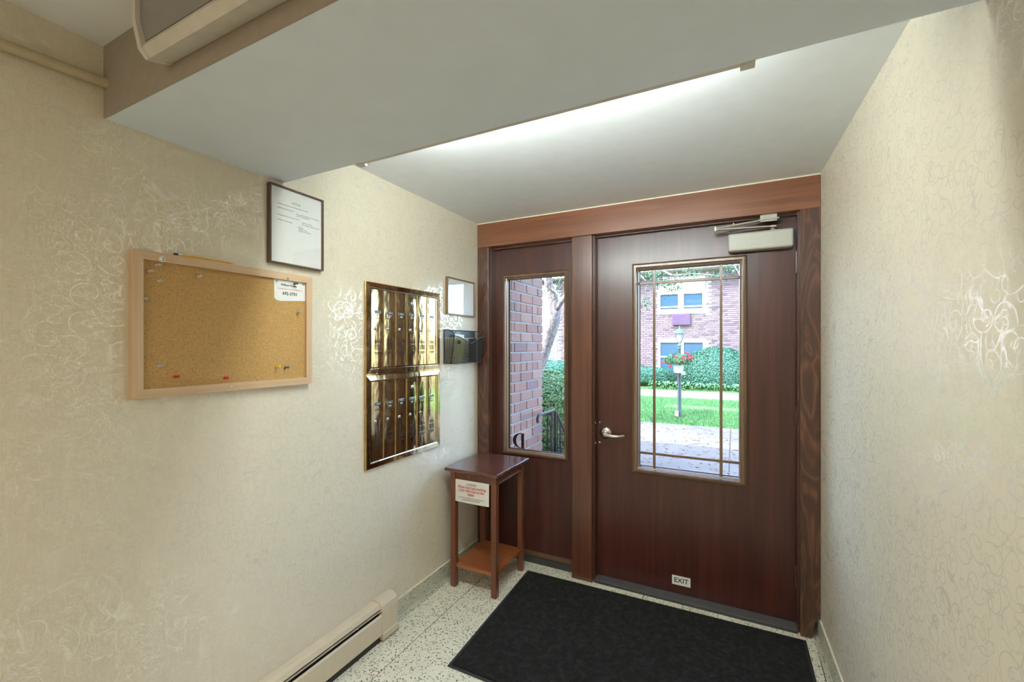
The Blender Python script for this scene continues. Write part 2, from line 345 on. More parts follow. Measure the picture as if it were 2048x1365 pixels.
# ---------------------------------------------------------------- geometry helpers
MW = {}
class MB:
    def __init__(s): s.v = []; s.f = []; s.s = []
    def add(s, vs, fs, smooth=False, mtx=None):
        k = len(s.v)
        s.v += [tuple((mtx @ Vector(v)) if mtx else v) for v in vs]
        s.f += [tuple(i + k for i in f) for f in fs]; s.s += [smooth] * len(fs); return s
    def box(s, x0, x1, y0, y1, z0, z1, mtx=None):
        vs = [(x, y, z) for x in (x0, x1) for y in (y0, y1) for z in (z0, z1)]
        return s.add(vs, [(0, 1, 3, 2), (4, 6, 7, 5), (0, 4, 5, 1), (2, 3, 7, 6), (0, 2, 6, 4), (1, 5, 7, 3)], False, mtx)
    def prism(s, poly, axis, a, b, smooth=False):
        """poly of 2-D points in the plane normal to axis (0:(y,z) 1:(x,z) 2:(x,y))"""
        def P(p, t):
            return {0: (t, p[0], p[1]), 1: (p[0], t, p[1]), 2: (p[0], p[1], t)}[axis]
        n = len(poly); vs = [P(p, a) for p in poly] + [P(p, b) for p in poly]
        fs = [(i, (i + 1) % n, (i + 1) % n + n, i + n) for i in range(n)]
        s.add(vs, fs, smooth); s.add(vs, [tuple(range(n))[::-1], tuple(range(n, 2 * n))]); return s
    def tube(s, pts, r, seg=10, cap=True, smooth=True):
        pts = [Vector(p) for p in pts]; n = len(pts)
        rr = r if isinstance(r, (list, tuple)) else [r] * n
        vs = []; up = None
        for i, p in enumerate(pts):
            d = (pts[min(i + 1, n - 1)] - pts[max(i - 1, 0)]).normalized()
            if up is None: up = Vector((0, 0, 1)) if abs(d.z) < 0.9 else Vector((1, 0, 0))
            a = d.cross(up).normalized(); up = a.cross(d).normalized()
            for k in range(seg):
                th = 2 * PI * k / seg; vs.append(tuple(p + (a * math.cos(th) + up * math.sin(th)) * rr[i]))
        fs = [(i * seg + k, i * seg + (k + 1) % seg, (i + 1) * seg + (k + 1) % seg, (i + 1) * seg + k) for i in range(n - 1) for k in range(seg)]
        s.add(vs, fs, smooth)
        if cap: s.add(vs, [tuple(range(seg))[::-1], tuple(range((n - 1) * seg, n * seg))])
        return s
    def lathe(s, prof, c=(0, 0, 0), axis=(0, 0, 1), seg=20, smooth=True):
        """prof: (radius, height) pairs"""
        q = Vector((0, 0, 1)).rotation_difference(Vector(axis).normalized()).to_matrix()
        n = len(prof); vs = []
        for r, h in prof:
            for k in range(seg):
                th = 2 * PI * k / seg; vs.append(tuple(q @ Vector((r * math.cos(th), r * math.sin(th), h)) + Vector(c)))
        fs = [(i * seg + k, i * seg + (k + 1) % seg, (i + 1) * seg + (k + 1) % seg, (i + 1) * seg + k) for i in range(n - 1) for k in range(seg)]
        s.add(vs, fs, smooth)
        if prof[0][0] > 1e-5: s.add(vs, [tuple(range(seg))[::-1]])
        if prof[-1][0] > 1e-5: s.add(vs, [tuple(range((n - 1) * seg, n * seg))])
        return s
    def text(s, txt, size, o, u, v, align='CENTER', depth=0.0003, bold=0.0):
        cu = bpy.data.curves.new('t', 'FONT'); cu.body = txt; cu.size = size; cu.align_x = align; cu.align_y = 'CENTER'
        cu.resolution_u = 2; cu.extrude = depth / 2; cu.offset = bold
        ob = bpy.data.objects.new('t', cu); COL.objects.link(ob)
        dg = bpy.context.evaluated_depsgraph_get(); me = bpy.data.meshes.new_from_object(ob.evaluated_get(dg))
        u = Vector(u).normalized(); v = Vector(v).normalized(); w = u.cross(v); o = Vector(o)
        s.add([tuple(o + u * p.co.x + v * p.co.y + w * p.co.z) for p in me.vertices], [tuple(p.vertices) for p in me.polygons])
        bpy.data.objects.remove(ob); bpy.data.curves.remove(cu); bpy.data.meshes.remove(me); return s
    def build(s, name, m, parent=None, bevel=0.0, label=None, cat=None, group=None, kind=None, seg=2, norm=True):
        me = bpy.data.meshes.new(name)
        if parent is not None: off = Matrix(MW[parent.name]).inverted(); base = None
        else:
            xs = [v[0] for v in s.v]; ys = [v[1] for v in s.v]; zs = [v[2] for v in s.v]
            base = Vector(((min(xs) + max(xs)) / 2, (min(ys) + max(ys)) / 2, min(zs))); off = Matrix.Translation(-base)
        me.from_pydata([tuple(off @ Vector(v)) for v in s.v], [], s.f)
        me.polygons.foreach_set('use_smooth', s.s)
        me.validate(); me.update()
        if norm:
            bm = bmesh.new(); bm.from_mesh(me); bmesh.ops.recalc_face_normals(bm, faces=bm.faces); bm.to_mesh(me); bm.free()
        me.materials.append(m)
        o = bpy.data.objects.new(name, me); COL.objects.link(o)
        if parent is not None: o.parent = parent; MW[o.name] = MW[parent.name].copy()
        else: o.location = base; MW[o.name] = Matrix.Translation(base)
        if bevel:
            md = o.modifiers.new('bevel', 'BEVEL'); md.width = bevel; md.segments = seg; md.limit_method = 'ANGLE'; md.angle_limit = math.radians(40)
        return tag(o, label, cat, group, kind)
def tag(o, label=None, cat=None, group=None, kind=None):
    if label: o['label'] = label
    if cat: o['category'] = cat
    if group: o['group'] = group
    if kind: o['kind'] = kind
    return o
def empty(name, loc, label=None, cat=None, group=None, kind=None, rz=0.0):
    o = bpy.data.objects.new(name, None); COL.objects.link(o); o.location = loc; o.rotation_euler = (0, 0, rz); o.empty_display_size = 0.05
    MW[o.name] = Matrix.Translation(loc) @ Matrix.Rotation(rz, 4, 'Z')
    return tag(o, label, cat, group, kind)
def copy_tree(o, parent=None):
    c = o.copy(); COL.objects.link(c); c.parent = parent; MW[c.name] = MW[o.name]
    for ch in list(o.children): copy_tree(ch, c)
    return c
def box(*a): return MB().box(*a)
LU, LV = (0, 1, 0), (0, 0, 1)       # reading directions on the left wall
DU, DV = (1, 0, 0), (0, 0, 1)       # on the door wall

XW = -1.549       # left wall face
YC = 2.515        # face of the casing
YL = 2.60         # face of the door leaf
ZC = 2.236        # ceiling
def XR(y): return 0.369 + (2.515 - y) * 0.026
YB = -2.2

# ================================================================ SETTING
S = 'structure'
# floor: joints' bed plus terrazzo panels
fl = box(-1.75, 0.62, YB, 2.66, -0.12, -0.004).build('floor', M['joint'], kind=S)
xs = [-1.60, -1.362, -0.455, 0.345, 0.56]; ys = [YB, -1.23, 0.57, 2.37, 2.66]
for i in range(len(xs) - 1):
    for j in range(len(ys) - 1):
        box(xs[i] + 0.002, xs[i + 1] - 0.002, ys[j] + 0.002, ys[j + 1] - 0.002, -0.03, 0.0).build('tile', M['terrazzo'], fl, bevel=0.0008, seg=1)
# walls (thick slabs)
box(XW - 0.15, XW, YB, 2.70, 0.0, ZC + 0.03).build('wall_left', M['paper_left'], kind=S)
wr = MB(); wr.prism([(XR(YB), YB), (XR(2.70), 2.70), (0.75, 2.70), (0.75, YB)], 2, 0.0, ZC + 0.03); wr.build('wall_right', M['paper_left'], kind=S)
box(-1.75, 0.75, YB - 0.12, YB, 0.0, ZC + 0.03).build('wall_back', M['paper_left'], kind=S)
box(-1.75, 0.75, YB - 0.12, 2.70, ZC, ZC + 0.12).build('ceiling', M['ceiling'], kind=S)
# dropped beam: soffit box with a tan near face
bmO = box(XW, XR(0.8), 0.560, 1.093, 2.038, ZC).build('ceiling_beam', M['beam'], kind=S)
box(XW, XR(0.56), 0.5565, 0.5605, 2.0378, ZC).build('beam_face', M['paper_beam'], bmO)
# coved terrazzo baseboards
cove = lambda y0, y1: [(0.0, 0.0), (0.028, 0.0), (0.018, 0.005), (0.010, 0.016), (0.008, 0.09), (0.006, 0.098), (0.0, 0.10)]
bl = MB(); bl.prism([(XW + p, z) for p, z in cove(0, 0)], 1, 1.60, 2.53); bo = bl.build('baseboard_left', M['terrazzo_base'], kind=S)
box(XW, XW + 0.009, 1.62, 2.53, 0.098, 0.103).build('caulk_line', M['caulk'], bo)
br = MB()
vs = []; P_ = cove(0, 0)
for y in (YB, 2.695):
    vs += [(XR(y) - p, y, z) for p, z in P_]
n = len(P_); br.add(vs, [(i, (i + 1) % n, (i + 1) % n + n, i + n) for i in range(n)] + [tuple(range(n)), tuple(range(n, 2 * n))])
bo = br.build('baseboard_right', M['terrazzo_base'], kind=S)
q = MB(); q.add([(XR(y) - p, y, z) for y in (YB, 2.51) for p, z in ((0, .0985), (.0065, .0985), (.0065, .102), (0, .102))], [(0, 1, 5, 4), (1, 2, 6, 5), (2, 3, 7, 6), (3, 0, 4, 7), (0, 1, 2, 3), (4, 5, 6, 7)]); q.build('caulk_line', M['caulk'], bo)
# casing boards of the entrance
xr = XR(YC) - 0.001
box(-1.547, xr, YC, 2.70, 2.071, 2.229).build('trim_1', M['header'], kind=S, bevel=0.003)
box(XW, xr + 0.001, YC + 0.004, 2.70, 2.229, ZC).build('trim_5', M['caulk'], kind=S)
box(-1.547, -1.462, YC + 0.002, 2.70, 0.0, 2.071).build('trim_2', M['casing_fig'], kind=S, bevel=0.003)
box(-0.879, -0.751, YC, 2.70, 0.0, 2.071).build('trim_3', M['casing'], kind=S, bevel=0.006)
tr4 = MB(); tr4.prism([(0.287, 0.0), (0.333, 0.0), (0.337, 0.02), (0.347, 0.085), (xr - 0.004, 0.108), (xr, 0.20), (xr, 2.071), (0.287, 2.071)], 1, YC + 0.001, 2.70); tr4.build('trim_4', M['casing_fig'], kind=S, bevel=0.003)
# jamb stops (dark rebates)
jb = MB()
jb.box(-0.751, -0.744, YC + 0.03, 2.70, 0.0, 2.071); jb.box(0.278, 0.287, YC + 0.03, 2.70, 0.0, 2.071)
jb.box(-0.751, 0.287, YC + 0.055, 2.70, 2.064, 2.071)
jb.box(-1.462, -1.452, YC + 0.03, 2.70, 0.0, 2.071); jb.box(-1.462, -0.879, YC + 0.055, 2.70, 2.060, 2.071)
jb.build('trim_6', M['jamb'], kind=S)
# thresholds
th = MB(); th.box(-0.744, 0.278, 2.527, 2.70, 0.0, 0.012); tho = th.build('trim_7', M['dark_metal'], kind=S)
for k in range(9):
    y = 2.531 + k * 0.0085; box(-0.742, 0.276, y, y + 0.0028, 0.012, 0.0155).build('threshold_rib', M['rib'], tho)
box(-1.452, -0.879, 2.575, 2.70, 0.0, 0.042).build('trim_8', M['dark_metal'], kind=S)
box(-1.452, -0.879, 2.585, 2.70, 0.042, 0.068).build('trim_9', M['bead'], kind=S)

# ---- door leaf and sidelight: panels with an opening, bead moulding, pane
def ring(mb, x0, x1, z0, z1, prof):
    """mitred moulding: prof = list of (inset, y)"""
    n = len(prof); vs = []
    for (cx, cz, sx, sz) in ((x0, z0, 1, 1), (x1, z0, -1, 1), (x1, z1, -1, -1), (x0, z1, 1, -1)):
        for ins, y in prof: vs.append((cx + sx * ins, y, cz + sz * ins))
    fs = []
    for c in range(4):
        d = (c + 1) % 4
        for i in range(n): fs.append((c * n + i, c * n + (i + 1) % n, d * n + (i + 1) % n, d * n + i))
    mb.add(vs, fs); return mb
def panel(mb, x0, x1, z0, z1, a0, a1, b0, b1, y0, y1):
    mb.box(x0, x1, y0, y1, z0, b0); mb.box(x0, x1, y0, y1, b1, z1); mb.box(x0, a0, y0, y1, b0, b1); mb.box(a1, x1, y0, y1, b0, b1); return mb
def solid_panel(x0, x1, z0, z1, a0, a1, b0, b1, y0, y1):
    vs = []
    for y in (y0, y1): vs += [(x0, y, z0), (x1, y, z0), (x1, y, z1), (x0, y, z1), (a0, y, b0), (a1, y, b0), (a1, y, b1), (a0, y, b1)]
    fs = []
    for k in range(4):
        j = (k + 1) % 4
        fs += [(k, j, 4 + j, 4 + k), (8 + k, 12 + k, 12 + j, 8 + j), (k, 8 + k, 8 + j, j), (4 + k, 4 + j, 12 + j, 12 + k)]
    return MB().add(vs, fs)
MOULD = [(0.0, YL), (0.0, YL - 0.010), (0.005, YL - 0.014), (0.009, YL - 0.010), (0.012, YL - 0.010), (0.014, YL - 0.018), (0.022, YL - 0.018), (0.026, YL - 0.008), (0.034, YL - 0.004), (0.038, YL + 0.006), (0.038, YL + 0.010), (0.0, YL + 0.004)]
dr = empty('door_1', (-0.237, YL, 0.018), kind=S)
lf = solid_panel(-0.743, 0.277, 0.018, 2.061, -0.510, 0.044, 0.690, 1.868, YL, YL + 0.045).build('door_leaf', M['door'], dr, bevel=0.0015)
ring(MB(), -0.531, 0.061, 0.669, 1.888, MOULD).build('bead_moulding', M['bead'], dr)
ring(MB(), -0.531, 0.061, 0.669, 1.888, [(p, 2 * YL + 0.045 - y) for p, y in MOULD]).build('bead_moulding', M['bead'], dr)
box(-0.510, 0.044, YL + 0.018, YL + 0.022, 0.690, 1.868).build('glass_pane', M['glass'], dr)
for x in (-0.410, -0.062):
    box(x - 0.0075, x + 0.0075, YL + 0.006, YL + 0.017, 0.707, 1.851).build('muntin', M['bead'], dr, bevel=0.003)
for z in (0.786, 1.774):
    box(-0.493, 0.027, YL + 0.0065, YL + 0.0165, z - 0.0075, z + 0.0075).build('muntin', M['bead'], dr, bevel=0.003)
# lever set
lv = MB(); lv.lathe([(0.0, 0.016), (0.020, 0.016), (0.030, 0.012), (0.0365, 0.006), (0.0385, 0.0)], (-0.690, YL, 0.884), (0, -1, 0), 28); ro = lv.build('lever_handle', M['satin'], dr, label='satin nickel lever handle')
lv = MB(); lv.tube([(-0.690, YL - 0.010, 0.884), (-0.690, YL - 0.040, 0.884)], [0.0125, 0.011], 14)
for_pts = []
n = 12
vs = []; fs = []
for i in range(n + 1):
    t_ = i / n; x = -0.700 + 0.132 * t_; y = YL - 0.047 - 0.008 * math.sin(PI * min(1, t_ * 1.1)) + 0.022 * max(0, t_ - 0.72) / 0.28 * 1.0
    z = 0.884 - 0.012 * math.sin(PI * t_ * 0.75) + 0.006 * t_; hh = 0.013 * (1 - 0.42 * t_) * (0.75 if i == 0 else 1); dd = 0.0062 * (1 - 0.25 * t_)
    for a in range(10):
        th_ = 2 * PI * a / 10; vs.append((x, y + dd * math.cos(th_), z + hh * math.sin(th_)))
fs = [(i * 10 + a, i * 10 + (a + 1) % 10, (i + 1) * 10 + (a + 1) % 10, (i + 1) * 10 + a) for i in range(n) for a in range(10)] + [tuple(range(10)), tuple(range(n * 10, n * 10 + 10))]
lv.add(vs, fs, True); lv.build('lever', M['satin'], ro)
for z in (0.944, 0.822):
    MB().lathe([(0.0, 0.004), (0.004, 0.004), (0.0065, 0.002), (0.007, 0.0)], (-0.729, YL, z), (0, -1, 0), 12).build('bolt', M['steel'], dr)
    MB().lathe([(0.0, 0.004), (0.004, 0.004), (0.0065, 0.002), (0.007, 0.0)], (-0.744, YL - 0.035, z), (1, 0, 0), 12).build('bolt', M['jamb'] if 0 else M['steel'], dr)
# exit sticker
st = box(-0.312, -0.215, YL - 0.0012, YL, 0.066, 0.117).build('exit_sticker', M['paper'], dr, label='small white sticker lettered EXIT')
MB().text('EXIT', 0.037, (-0.2635, YL - 0.0014, 0.0915), DU, DV, bold=0.0004).build('lettering', M['ink_dark'], st)
# closer
cl = MB(); cl.box(-0.028, 0.263, YL - 0.062, YL, 1.902, 1.995); co = cl.build('door_closer', M['closer'], dr, bevel=0.011, seg=4, label='silver door closer box')
a = MB(); a.lathe([(0.012, 0), (0.012, 0.012), (0.006, 0.016), (0.006, 0.030)], (0.176, YL - 0.03, 1.993), (0, 0, 1), 14)
a.box(0.163, 0.190, YL - 0.043, YL - 0.017, 2.012, 2.019); a.build('pivot', M['closer_arm'], co)
def bar(p, q_, w, h):
    p = Vector(p); q_ = Vector(q_); d = (q_ - p); L = d.length; d.normalize(); sdir = d.cross(Vector((0, 0, 1))).normalized(); u = sdir.cross(d)
    vs = [tuple(p + d * a_ * L + sdir * b_ * w / 2 + u * c_ * h / 2) for a_ in (0, 1) for b_ in (-1, 1) for c_ in (-1, 1)]
    return MB().add(vs, [(0, 1, 3, 2), (4, 6, 7, 5), (0, 4, 5, 1), (2, 3, 7, 6), (0, 2, 6, 4), (1, 5, 7, 3)])
bar((0.176, YL - 0.03, 2.017), (-0.086, 2.50, 2.013), 0.020, 0.006).build('closer_arm', M['closer_arm'], co)
a = MB(); a.tube([(-0.086, 2.50, 2.0205), (0.125, 2.545, 2.049)], 0.005, 10); a.tube([(-0.086, 2.50, 2.004), (-0.086, 2.50, 2.028)], 0.009, 12); a.tube([(-0.002, 2.518, 2.028), (-0.002, 2.518, 2.044)], 0.004, 8); a.build('closer_rod', M['closer_arm'], co)
a = MB(); a.box(0.118, 0.192, 2.532, 2.538, 2.036, 2.071); a.box(0.128, 0.182, 2.538, 2.570, 2.062, 2.071); a.tube([(0.112, 2.528, 2.046), (0.200, 2.528, 2.048)], 0.0045, 8); a.build('closer_bracket', M['closer'], co, bevel=0.002)
a = MB()
for z in (0.25, 1.05, 1.83): a.tube([(0.279, YL - 0.008, z - 0.055), (0.279, YL - 0.008, z + 0.055)], 0.007, 10)
a.build('hinge', M['jamb'], dr)
# sidelight
w1_ = empty('window_1', (-1.165, YL, 0.068), kind=S)
solid_panel(-1.452, -0.879, 0.068, 2.060, -1.378, -0.944, 0.700, 1.870, YL, YL + 0.045).build('panel', M['door'], w1_)
ring(MB(), -1.391, -0.926, 0.685, 1.888, [(p * 0.85, y) for p, y in MOULD]).build('bead_moulding', M['bead'], w1_)
ring(MB(), -1.391, -0.926, 0.685, 1.888, [(p * 0.85, 2 * YL + 0.045 - y) for p, y in MOULD]).build('bead_moulding', M['bead'], w1_)
gp = box(-1.378, -0.944, YL + 0.018, YL + 0.022, 0.700, 1.870).build('glass_pane', M['glass'], w1_)
# mirrored serif D decal (reads correctly from outside)
def dshape():
    mb = MB(); x0, z0, Wd, Hd = -1.234, 0.724, -0.095, 0.100; y = YL + 0.0168
    def P(a_, b_): return (x0 + Wd * a_, y, z0 + Hd * b_)
    mb.add([P(0.0, 0), P(0.12, 0.03), P(0.12, 0.97), P(0.0, 1), P(0.42, 1), P(0.34, 0.94), P(0.34, 0.06), P(0.42, 0)], [(0, 1, 6, 7), (1, 2, 5, 6), (2, 3, 4, 5)])
    n = 20; vo_, vi_ = [], []
    for i in range(n + 1):
        th_ = -PI / 2 + PI * i / n
        vo_.append(P(0.38 + 0.62 * math.cos(th_), 0.5 + 0.5 * math.sin(th_))); vi_.append(P(0.38 + 0.36 * math.cos(th_), 0.5 + 0.455 * math.sin(th_)))
    mb.add(vo_ + vi_, [(i, i + 1, n + 2 + i, n + 1 + i) for i in range(n)])
    return mb
dshape().build('letter_decal', M['ink_dark'], gp, label='black serif letter D decal, mirrored from inside')

# ================================================================ THINGS IN THE HALL
# --- ceiling light on the beam's near face (switched off)
t0 = empty('ceiling_light', (-0.6, 0.52, 2.06), 'unlit fluorescent light fixture on the near face of the dropped beam', 'ceiling light')
Yf = 0.5565
prof = [(Yf - 0.001, 2.083), (Yf - 0.047, 2.068), (Yf - 0.062, 2.085), (Yf - 0.073, 2.14), (Yf - 0.073, 2.185), (Yf - 0.066, 2.231), (Yf - 0.001, 2.231)]
MB().prism(prof[:3] + [(Yf - 0.055, 2.10), (Yf - 0.001, 2.10)], 0, -1.190, 0.0).build('housing', M['fixture'], t0)
MB().prism([(Yf - 0.001, 2.101), (Yf - 0.056, 2.101), (Yf - 0.065, 2.14), (Yf - 0.066, 2.185), (Yf - 0.060, 2.2305), (Yf - 0.001, 2.2305)], 0, -1.190, 0.0).build('lens', M['lens'], t0)
MB().prism([(y if y > Yf - 0.01 else y - 0.002, z - (0.002 if z < 2.1 else 0)) for y, z in prof], 0, -1.203, -1.189).build('end_cap', M['fixture'], t0, bevel=0.001)
# --- cream pipe
p = MB(); p.tube([(XW + 0.018, YB + 0.002, 2.10), (XW + 0.018, 0.20, 2.108), (XW + 0.018, 0.557, 2.130)], 0.0135, 14)
p.build('pipe', M['pipe'], label='cream painted pipe running along the top of the left wall into the beam', cat='pipe')
# --- strip light on the beam's far face
t0 = empty('strip_light', (-0.56, 1.11, 2.05), 'lit fluorescent strip light hidden behind the dropped beam, washing the front ceiling', 'strip light')
ch_ = MB(); ch_.box(-1.15, 0.03, 1.0935, 1.099, 2.041, 2.16); ch_.box(-1.15, 0.03, 1.0935, 1.108, 2.0385, 2.041); ch_.build('channel', M['fixture'], t0)
for x in (-1.165, 0.012):
    MB().box(x, x + 0.030, 1.0935, 1.118, 2.034, 2.050).build('bracket', M['fixture'], t0, bevel=0.001)
MB().tube([(-1.12, 1.135, 2.140), (0.0, 1.135, 2.140)], 0.013, 12).build('tube', M['tube'], t0)
for x in (-1.13, 0.002): box(x - 0.01, x + 0.01, 1.099, 1.145, 2.120, 2.156).build('lamp_holder', M['white'], t0)

# --- bulletin board
bb = empty('bulletin_board', (XW, 0.907, 1.258), 'cork bulletin board in a pale wood frame on the left wall', 'bulletin board')
y0, y1, z0, z1 = 0.612, 1.204, 1.257, 1.688; fw = 0.026; dp = 0.024
def yzpoly(pts, x0, x1): return MB().prism(pts, 0, x0, x1)
yzpoly([(y0, z0), (y1, z0), (y1 - fw, z0 + fw), (y0 + fw, z0 + fw)], XW, XW + dp).build('frame_rail', M['pine'], bb, bevel=0.002)
yzpoly([(y0, z1), (y0 + fw, z1 - fw), (y1 - fw, z1 - fw), (y1, z1)], XW, XW + dp).build('frame_rail', M['pine'], bb, bevel=0.002)
yzpoly([(y0, z0), (y0 + fw, z0 + fw), (y0 + fw, z1 - fw), (y0, z1)], XW, XW + dp).build('frame_rail', M['pine_v'], bb, bevel=0.002)
yzpoly([(y1, z0), (y1, z1), (y1 - fw, z1 - fw), (y1 - fw, z0 + fw)], XW, XW + dp).build('frame_rail', M['pine_v'], bb, bevel=0.002)
box(XW, XW + 0.013, y0 + fw - 0.001, y1 - fw + 0.001, z0 + fw - 0.001, z1 - fw + 0.001).build('cork', M['cork'], bb)
XK = XW + 0.013
def screw(y, z, ring_=False):
    c = MB()
    if ring_: c.lathe([(0.0085, 0.0), (0.0085, 0.0015), (0.004, 0.002)], (XW + dp, y, z), (1, 0, 0), 18).build('washer', M['paper'], bb)
    c = MB(); c.lathe([(0.0045, 0.0), (0.0045, 0.002), (0.0, 0.0038)], (XW + dp + (0.0015 if ring_ else 0), y, z), (1, 0, 0), 14).build('screw', M['steel'], bb)
screw(0.684, 1.669, True); screw(1.095, 1.668); screw(0.887, 1.271)
# push pins
def pin(y, z, mt, label, tilt=0.3, group=None):
    ax = Vector((1, tilt * 0.6, tilt * 0.25)).normalized()
    k = MB(); k.lathe([(0.0, 0.0195), (0.0042, 0.0195), (0.0048, 0.018), (0.0030, 0.0155), (0.0026, 0.0085), (0.0046, 0.0065), (0.0048, 0.0050), (0.0, 0.0045)], (XK, y, z), ax, 14)
    e = empty('push_pin', (XK, y, z), label, 'push pin', group); k.build('head', mt, e)
    MB().lathe([(0.0006, -0.002), (0.0006, 0.006)], (XK, y, z), ax, 6).build('needle', M['steel'], e)
G = 'push pins in the cork board'
cp = M['pin_clear']
pin(0.672, 1.650, cp, 'clear push pin just under the washer at top left of the cork board', group=G)
pin(0.654, 1.629, cp, 'clear push pin second from the top at the upper left of the cork board', group=G)
pin(0.677, 1.603, cp, 'clear push pin lowest of the cluster of three at upper left of the cork board', group=G)
pin(0.785, 1.632, cp, 'clear push pin standing alone near the top edge, below the pencil', group=G)
pin(0.640, 1.546, cp, 'clear push pin close to the left frame, a little above mid height', group=G)
pin(1.143, 1.542, cp, 'clear push pin near the right frame, below the note card', group=G)
pin(0.677, 1.350, cp, 'clear push pin at the lower left of the cork board', group=G)
pin(0.720, 1.314, M['pin_red'], 'left one of two red push pins near the bottom of the cork board', group=G)
pin(0.866, 1.301, M['pin_red'], 'right one of two red push pins near the bottom of the cork board', group=G)
pin(1.054, 1.331, M['pin_yellow'], 'yellow push pin at the lower right of the cork board', group=G)
pin(1.089, 1.326, M['pin_teal'], 'teal push pin beside the yellow one at the lower right of the cork board', group=G)
pin(1.128, 1.652, M['pin_teal'], 'teal push pin through the top right of the note card', group=G)
# note card
nc = empty('note_card', (XK, 1.11, 1.583), 'small white card with a phone number pinned at top right of the cork board', 'note card')
pts = [(1.046, 1.664), (1.179, 1.662), (1.179, 1.589), (1.07, 1.580), (1.055, 1.584), (1.048, 1.592)]
yzpoly(pts, XK + 0.0006, XK + 0.0011).build('card', M['paper'], nc)
XN = XK + 0.0013
MB().text('Willow House', 0.0115, (XN, 1.108, 1.643), LU, LV, bold=0.0002).build('heading', M['ink_dark'], nc)
MB().text('Emergency Contact Number', 0.0088, (XN, 1.112, 1.6285), LU, LV).build('subheading', M['ink_pale_red'], nc)
MB().text('692-3731', 0.0165, (XN, 1.112, 1.6105), LU, LV, bold=0.0003).build('phone_number', M['ink_dark'], nc)
for y, z, s_ in ((1.057, 1.654, 'left'), (1.171, 1.655, 'right')):
    MB().lathe([(0.0052, 0.0), (0.0045, 0.0015), (0.0, 0.0024)], (XK + 0.0008, y, z), (1, 0, 0), 16).build('thumbtack', M['closer'], None, label='flat grey thumbtack in the top %s corner of the note card' % s_, cat='thumbtack', group='thumbtacks on the note card')
# pencil on the frame
pe = empty('pencil', (XW + 0.012, 0.80, 1.688), 'yellow pencil lying on the top edge of the cork board frame', 'pencil')
zp = 1.688 + 0.0036; xp = XW + 0.0215
MB().tube([(xp, 0.737, zp), (xp - 0.003, 0.885, zp)], 0.0036, 6, smooth=False).build('barrel', M['pencil'], pe)
MB().tube([(xp, 0.726, zp), (xp, 0.738, zp)], 0.0037, 12).build('ferrule', M['steel'], pe)
MB().tube([(xp, 0.716, zp), (xp, 0.727, zp)], 0.0035, 12).build('eraser', M['black'], pe)
MB().tube([(xp - 0.003, 0.884, zp), (xp - 0.0032, 0.898, zp)], [0.0034, 0.0006], 10).build('tip', M['pine'], pe)

# --- framed notices
def picture(y0, y1, z0, z1, fw, dp, fm, label, tiltz=0.0):
    e = empty('picture_frame', (XW, (y0 + y1) / 2, z0), label, 'picture frame', 'framed notices on the left wall')
    f = MB()
    prof = [(0.0, XW), (0.0, XW + dp), (fw * 0.75, XW + dp), (fw, XW + dp - 0.004), (fw, XW)]
    n = len(prof); vs = []
    for (cy, cz, sy, sz) in ((y0, z0, 1, 1), (y1, z0, -1, 1), (y1, z1, -1, -1), (y0, z1, 1, -1)):
        for ins, x in prof: vs.append((x, cy + sy * ins, cz + sz * ins))
    fs = [(c * n + i, c * n + (i + 1) % n, ((c + 1) % 4) * n + (i + 1) % n, ((c + 1) % 4) * n + i) for c in range(4) for i in range(n)]
    f.add(vs, fs); f.build('frame', fm, e)
    pa = box(XW, XW + dp - 0.009, y0 + fw, y1 - fw, z0 + fw, z1 - fw).build('notice_sheet', M['paper'], e)
    box(XW + dp - 0.0065, XW + dp - 0.0055, y0 + fw, y1 - fw, z0 + fw, z1 - fw).build('glass', M['frame_glass'], e)
    return e, pa, XW + dp - 0.0087
e, pa, xt = picture(1.027, 1.262, 1.722, 2.018, 0.006, 0.022, M['frame_brown'], 'larger framed typed notice high on the left wall, just under the beam')
T = MB()
zt = lambda k: 2.0 - k
def L(s, z, y, al='LEFT', size=0.0068): T.text(s, size, (xt, y, z), LU, LV, al)
L('NOTICE', 1.966, 1.140, 'CENTER', 0.0105)
L('Building managed and maintained by the owners', 1.951, 1.062)
L('Superintendent Contact', 1.936, 1.062); L('Please call the office first for all repairs', 1.929, 1.140); L('and for emergencies', 1.922, 1.140)
L('Managing Agent and Office Hours', 1.909, 1.062); L('Monday to Friday', 1.901, 1.165); L('Nine until five, closed at noon', 1.893, 1.165)
L('Rubbish and Recycling', 1.890, 1.062); L('Notices', 1.880, 1.150); L('Laundry room', 1.873, 1.150); L('Storage and bicycles', 1.866, 1.150)
T.build('typed_text', M['ink'], pa)
e, pa, xt = picture(2.152, 2.462, 1.600, 1.828, 0.0075, 0.018, M['frame_brown2'], 'smaller framed notice on the left wall above the mesh file pocket')
T = MB()
for k in range(11):
    z = 1.790 - k * 0.0135
    T.text(('The residents are kindly asked to keep this', 'entrance clear and to close the door quietly', 'Mail is delivered to the boxes every morning')[k % 3], 0.0085, (xt, 2.19, z), LU, LV, 'LEFT')
T.box(xt - 0.0002, xt + 0.0001, 2.20, 2.40, 1.6250, 1.6258)
T.build('typed_text', M['ink'], pa)

